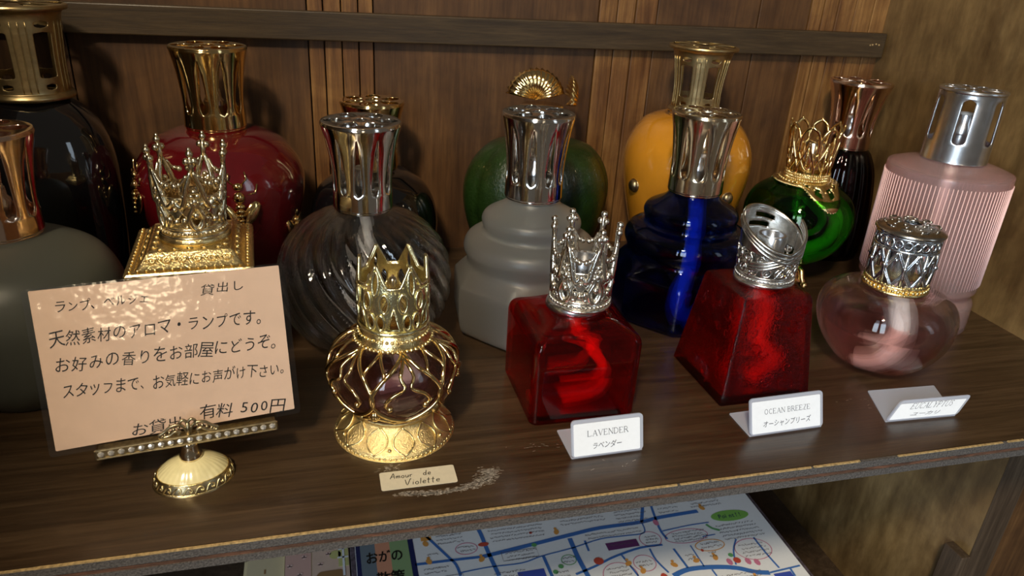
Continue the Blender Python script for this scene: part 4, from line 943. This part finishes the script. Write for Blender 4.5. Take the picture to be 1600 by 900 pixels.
tent('white name card reading OCEAN BREEZE in clear acrylic holder before the red pyramid', (0.2533, 0.3297), (0.3072, 0.3316), math.radians(70), 0.0235, 'OCEAN BREEZE', 'オーシャンブリーズ', 0.62, 0.0255, 0.03)
tent('white name card reading EUCALYPTUS tipped far back in clear acrylic holder', (0.3537, 0.3287), (0.4087, 0.3269), math.radians(70), 0.0130, 'EUCALYPTUS', 'ユーカリ', 0.58, 0.036, 0.36, 0.9)
# sticker
st = thing('paper_sticker', 'cream sticker handwritten Amour de Violette stuck on shelf front', 'sticker', (0.0235, 0.3199, 0.0002), 0.005)
rrect(MB(), 0, 0.0420, 0, 0.0152, 0, 0.0002, 0.0012).build('sticker_paper', M_sticker, st, False)
HW = {'A': [[(0,0),(.35,1),(.45,.95),(.6,0)],[(.08,.4),(.6,.42)]], 'm': [[(0,.5),(.05,0)],[(.03,.35),(.2,.5),(.28,0)],[(.28,.35),(.45,.5),(.52,0)]], 'o': [[(.2,.5),(0,.3),(.08,.02),(.28,0),(.36,.3),(.2,.5)]], 'u': [[(0,.5),(.03,.08),(.2,0),(.34,.2),(.36,.5)],[(.36,.5),(.38,0)]],
 'r': [[(0,.5),(.03,0)],[(.02,.3),(.15,.48),(.28,.45)]], 'd': [[(.34,.45),(.12,.48),(0,.25),(.1,.02),(.3,.08),(.36,.4)],[(.42,1),(.36,.4),(.38,0)]], 'e': [[(.03,.26),(.34,.3),(.3,.48),(.12,.5),(0,.25),(.12,.02),(.36,.08)]],
 'V': [[(0,1),(.25,0),(.6,1.05),(.7,1.0)]], 'i': [[(.05,.5),(.03,0)],[(.07,.72),(.09,.80)]], 'l': [[(.08,1),(.02,0)]], 't': [[(.14,.95),(.08,.05),(.2,0)],[(-.08,.62),(.32,.62)]]}
m = MB()
for word, x0, y0_, s_ in (('Amour', 0.0055, 0.0088, 0.0040), ('de', 0.0240, 0.0090, 0.0040), ('Violette', 0.0130, 0.0022, 0.0046)):
    x = x0
    for ch_ in word:
        for stt in HW[ch_]: m.ribbon([(x+p[0]*s_+p[1]*s_*0.12, y0_+p[1]*s_) for p in (cr(stt, 3) if len(stt) > 2 else stt)], 0.00042, 0.0003)
        x += (max(p[0] for stt in HW[ch_] for p in stt)+0.22)*s_
m.build('handwriting', M_ink, st, False)
# scuffs worn into the shelf varnish: thin flecks lying on the board
m = MB()
arc = cr([(0.0345, 0.3162), (0.0450, 0.3140), (0.0560, 0.3137), (0.0680, 0.3150), (0.0790, 0.3185), (0.0830, 0.3230), (0.0835, 0.3270)], 24)
for i, p in enumerate(arc):
    u = i/len(arc)
    for k in range(13):
        if random.random() < 0.35: continue
        L = random.uniform(0.0005, 0.0022); ox = random.gauss(0, 0.0030); oy = random.gauss(0, 0.0008+0.0005*u); a = random.gauss(0, 0.10)
        m.ribbon([(p[0]+ox, p[1]+oy), (p[0]+ox+L, p[1]+oy+L*a)], random.uniform(0.00008, 0.00028), 0.00006)
for k in range(46):
    x_ = 0.031+random.gauss(0, 0.004); y_ = 0.3385+random.gauss(0, 0.0018); m.ribbon([(x_, y_), (x_+random.uniform(.0005, .002), y_)], 0.0002, 0.00006)
for cx_, cy_, n_ in ((0.118, 0.345, 14), (0.355, 0.352, 10), (0.165, 0.320, 6), (0.40, 0.345, 8)):
    for k in range(n_):
        x_ = cx_+random.gauss(0, 0.008); y_ = cy_+random.gauss(0, 0.004); m.ribbon([(x_, y_), (x_+random.uniform(.0004, .003), y_+random.uniform(-.001, .001))], 0.00018, 0.00006)
o = m.build('scuff_marks', M_scuff, sh, False); o['kind'] = 'stuff'

# ------------------------------------------------------------------ lower shelf: map and papers
ZM = -0.300
bx = thing('floral_box', 'dark floral patterned box lying under the town map', 'box', (0, 0, -0.3595))
MB().box(0.010, 0.4745, 0.36, 0.650, 0.0, 0.0580).build('box_body', M_floral, bx, False, bevel=0.001)
mp = thing('town_map', 'large hand-drawn town map with blue roads below the shelf', 'map', (0, 0, ZM))
MB().box(0.0150, 0.4690, 0.370, 0.645, -0.0012, 0.0).build('map_sheet', M_mappaper, mp, False)
def rb(name, mat, items, z=0.0002):
    m = MB()
    for w_, pts in items: m.ribbon(cr(pts, 4) if len(pts) > 2 else pts, w_, z)
    return m.build(name, mat, mp, False)
roads = [(0.0052, [(0.1427,.5563),(0.178,.5608),(0.222,.5665),(0.2484,.5699),(0.2773,.573),(0.3247,.5729),(0.3493,.576),(0.3977,.5775)]), (0.0034, [(0.0730,.5587),(0.1062,.5578),(0.1427,.5563)]),
 (0.0030, [(0.0875,.5993),(0.1071,.5632),(0.1133,.5509),(0.1153,.5356)]), (0.0044, [(0.138,.606),(0.1458,.5955),(0.149,.5618),(0.153,.5282)]), (0.003, [(0.154,.612),(0.149,.6023),(0.1454,.5951)]),
 (0.0016, [(0.1161,.5396),(0.1461,.5413),(0.1795,.5402),(0.2033,.5456),(0.2383,.5504),(0.2714,.557),(0.2989,.5566),(0.3226,.557),(0.3265,.5726)]), (0.0052, [(0.2393,.5643),(0.2393,.5375),(0.2412,.5108),(0.242,.490)]),
 (0.0034, [(0.2042,.5455),(0.2053,.5179),(0.206,.49)]), (0.0038, [(0.3415,.6040),(0.3265,.5726)]), (0.0028, [(0.3495,.6040),(0.3423,.5607),(0.3438,.5432)]), (0.0026, [(0.3444,.5287),(0.3474,.5009)]), (0.0016, [(0.3438,.5554),(0.376,.5581),(0.4018,.5584)]),
 (0.0028, [(0.2299,.5152),(0.2529,.5215),(0.2774,.5301),(0.3091,.5367),(0.335,.5364)]), (0.0022, [(0.3189,.5337),(0.319,.5175),(0.3247,.4987)]), (0.0022, [(0.2858,.5308),(0.292,.5008)]), (0.0016, [(0.3646,.5296),(0.3651,.4996)]),
 (0.0060, [(0.3278,.4938),(0.3464,.4988),(0.3729,.497),(0.3974,.4911),(0.4146,.4822),(0.429,.4783)]), (0.0022, [(0.429,.4783),(0.4668,.4809)]), (0.0022, [(0.4397,.5273),(0.4406,.5031),(0.4428,.4822)]), (0.0018, [(0.419,.5288),(0.4077,.5142),(0.3997,.4951)]),
 (0.0014, [(0.3838,.5392),(0.3997,.5398)]), (0.0024, [(0.2543,.5579),(0.2535,.5428)]), (0.0024, [(0.454,.4789),(0.4532,.4692)]), (0.002, [(0.3713,.494),(0.372,.4851)])]
rb('printed_roads', M_road, roads)
m = MB(); m.ribbon([(0.172, .520), (0.2000, .520)], 0.018, 0.0002); m.ribbon([(0.432, .470), (0.452, .470)], 0.012, 0.0002); each(m, 'printed_block', flat('map_cobalt', (0.05, 0.09, 0.45)), mp)
m = MB(); m.ellipse((0.4310, 0.5640), 0.0232, 0.0085, 0.00025, 28, rot=-0.02); m.build('green_oval', M_mapgreen, mp, False)
q = text_mesh('Point!!', 0.0085, 0.2, 0.01, 0.05, width=0.030); q.v = [(v[0]+0.416, v[1]+0.561, 0.0004) for v in q.v]; q.build('point_lettering', M_navy, mp, False)
m = MB(); m.ribbon([(0.2745, .5445), (0.3102, .5448)], 0.0105, 0.0002); m.ribbon([(0.2994, .602), (0.3288, .602)], 0.010, 0.0002); each(m, 'purple_tag', M_mappurple, mp)
m = MB()
for c_, rx, ry in (((0.1278,.5705),.0115,.0080), ((0.3255,.5466),.0120,.0110), ((0.3055,.5157),.0118,.0110), ((0.4300,.5120),.0208,.0150), ((0.3668,.5436),.0250,.0100), ((0.2745, .505), .018, .017)): m.ellipse(c_, rx, ry, 0.0002, 28, 0.0009)
each(m, 'pink_outline', M_mappink, mp)
m = MB(); m.ellipse((0.3859,.5260), .0168, .0080, 0.0002, 28, 0.0011)
for x_, y_ in ((0.361,.5085),(0.383,.5085),(0.228,.5760),(0.087,.560),(0.1405,.553),(0.2995,.506),(0.412,.4745),(0.087,.585),(0.2885,.5185),(0.335,.5075),(0.405,.5815)):
    m.ellipse((x_, y_), .0030, .0042, 0.0003, 8, rot=x_*40); m.ellipse((x_, y_+.005), .0018, .0018, 0.0003, 7)
m.box(0.083, 0.094, 0.5895, 0.600, 0.0001, 0.0002); each(m, 'orange_sketch', M_maporange, mp)
m = MB()
for x_, y_, a_, b_ in ((0.259,.5275,.0055,.0050), (0.318,.4935,.004,.006), (0.404,.5005,.0042,.0042), (0.1465,.573,.0060,.0030), (0.374,.5205,.0016,.0020), (0.200,.580,.0018,.0018)): m.ellipse((x_, y_), a_, b_, 0.0003, 10)
each(m, 'red_sketch', M_mapred, mp)
m = MB(); m.ellipse((0.2288,.5351), .0078, .0068, 0.0002, 24, 0.0009); m.ribbon(cr([(0.397, .556), (0.401, .549), (0.408, .5445)], 4), 0.003, 0.0002)
for x_, y_ in ((0.218,.528),(0.199,.5620),(0.401,.5085),(0.2105,.522)): m.ellipse((x_, y_), .003, .003, 0.0003, 8)
each(m, 'green_sketch', flat('map_leaf', (0.12, 0.38, 0.14)), mp)
m = MB(); 
for x_, y_ in ((0.395,.500),(0.424,.494),(0.415,.497),(0.342,.5690)): m.ellipse((x_, y_), .0032, .0048, 0.0003, 8)
each(m, 'pink_sketch', M_mappink, mp)
m = MB()                                                          # the fine pencilled notes, too small to read
def notes(x0, x1, y0_, rows, dy=0.0052):
    for r in range(rows):
        y_ = y0_-r*dy; x = x0+random.uniform(0, 0.003)
        while x < x1-random.uniform(0, 0.004):
            L = random.uniform(0.0018, 0.0038); pts = [(x+L*k/4, y_+random.uniform(-0.0013, 0.0013)) for k in range(5)]
            m.ribbon(pts, 0.00062, 0.0003); x += L+random.uniform(0.0003, 0.0012)
for a_ in ((0.098,0.128,.598,4), (0.155,0.215,.6010,6), (0.235,0.29,.6005,4), (0.298,0.336,.593,5), (0.352,0.378,.601,4,.006), (0.392,0.430,.600,4), (0.118,0.138,.573,2), (0.257,0.320,.5650,2), (0.165,0.198,.556,3,.005), (0.405,0.456,.551,5), (0.415,0.447,.519,4), (0.350,0.390,.549,4,.004), (0.374,0.398,.529,2), (0.296,0.315,.518,2), (0.317,0.334,.5500,3,.004), (0.220,0.237,.538,2), (0.208,0.226,.521,2,.006), (0.262,0.288,.515,6,.005), (0.278,0.307,.5457,1), (0.302,0.327,.603,1), (0.086,0.098,.5690,1), (0.080,0.105,.550,2), (0.352,0.362,.517,2), (0.376,0.388,.516,2), (0.340,0.420,.4830,3), (0.1480,0.18,.531,3), (0.12,0.145,.526,3)): notes(*a_)
for b_ in ((0.100,0.118,.538,.528),(0.162,0.200,.558,.546)): m.ribbon([(b_[0],b_[2]),(b_[1],b_[2]),(b_[1],b_[3]),(b_[0],b_[3]),(b_[0],b_[2])], 0.0006, 0.0003)
o = m.build('pencil_notes', M_mapgrey, mp, False); o['kind'] = 'stuff'
# title panel
m = MB(); m.box(0.0155, 0.0745, 0.430, 0.6045, 0.0, 0.0002); m.build('title_border', M_navy, mp, False)
MB().box(0.0200, 0.0350, 0.435, 0.5985, 0.0002, 0.0004).build('title_stripe', M_slate, mp, False)
MB().box(0.0350, 0.0500, 0.435, 0.5985, 0.0002, 0.0004).build('title_stripe', M_coral, mp, False)
MB().box(0.0500, 0.0690, 0.435, 0.5985, 0.0002, 0.0004).build('title_stripe', M_sage, mp, False)
m = MB()
for txt, x_, y_ , wd in (('おがの', 0.0245, 0.5690, 0.038), ('散策', 0.0330, 0.5400, 0.0285)):
    q = text_mesh(txt, 0.0170, 0.0, 0.02, 0.05, width=wd); m.add([(v[0]+x_, v[1]+y_, 0.0006) for v in q.v], q.f)
m.build('title_lettering', M_ink, mp, False)
# leaflets to the left of the map
lf = thing('paper_stack', 'stack of cream paper leaflets at left end under the shelf', 'papers', (0, 0, -0.3595))
for i in range(7):
    dx = random.uniform(-0.003, 0.003); MB().box(-0.1000+dx+0.001*i, -0.0560, 0.42, 0.640+dx, 0.006*i, 0.006*i+0.0055).build('leaflet', M_cream, lf, False)
m = MB()
for k in range(12): m.box(-0.0760, -0.0742, 0.45+k*0.013, 0.456+k*0.013, 0.0415, 0.0417)
m.build('printed_line', M_brownprint, lf, False)
pk = thing('pink_booklet', 'pink patterned booklet between cream leaflets and the map', 'booklet', (0, 0, -0.3595))
MB().box(-0.0545, 0.0085, 0.42, 0.640, 0, 0.052).build('pages', M_cream, pk, False)
MB().box(-0.0545, -0.0290, 0.42, 0.640, 0.052, 0.0524).build('cover', M_pinkpaper, pk, False)
MB().box(-0.0280, 0.0085, 0.42, 0.640, 0.052, 0.0524).build('cover', plain('peach_cover', (0.68, 0.50, 0.40), 0.5, noise_amt=0.06, nscale=40), pk, False)
m = MB()
for x_, y_ in ((-0.036, .598), (-0.040, .575), (-0.050, .588), (-0.048, .560), (-0.034, .555), (-0.020, .585), (-0.012, .598)):
    m.ellipse((x_-0.0012, y_), .0018, .0018, 0.0526, 10); m.ellipse((x_+0.0012, y_), .0018, .0018, 0.0526, 10); m.add([(x_-.0028, y_-.0006, .0526), (x_, y_-.0045, .0526), (x_+.0028, y_-.0006, .0526)], [(0, 1, 2)])
each(m, 'printed_heart', plain('pale_heart_print', (0.78, 0.55, 0.50), 0.5), pk)
m = MB(); rrect(m, -0.024, 0.004, 0.44, 0.574, 0.0525, 0.0527, 0.006); m.build('printed_picture', M_brownprint, pk, False)
m = MB(); m.ellipse((-0.005, .5950), .006, .006, 0.0526, 14); m.box(-0.002, 0.0080, 0.578, 0.604, 0.0524, 0.0526); m.build('lime_print', M_lime, pk, False)
m = MB(); m.ellipse((-0.043, .5420), .006, .012, 0.0526, 14, 0.001); m.ellipse((-0.043, .5420), .003, .008, 0.0526, 14, 0.001); m.build('line_drawing', M_mapgrey, pk, False)
m = MB(); m.ribbon([(0.003, .608), (0.003, .565)], 0.0022, 0.0529); m.ribbon([(-0.003, .590), (0.008, .590)], 0.0022, 0.0529); m.ribbon([(-0.002, .601), (0.0075, .603)], 0.0018, 0.0529); m.build('white_print', M_paper, pk, False)
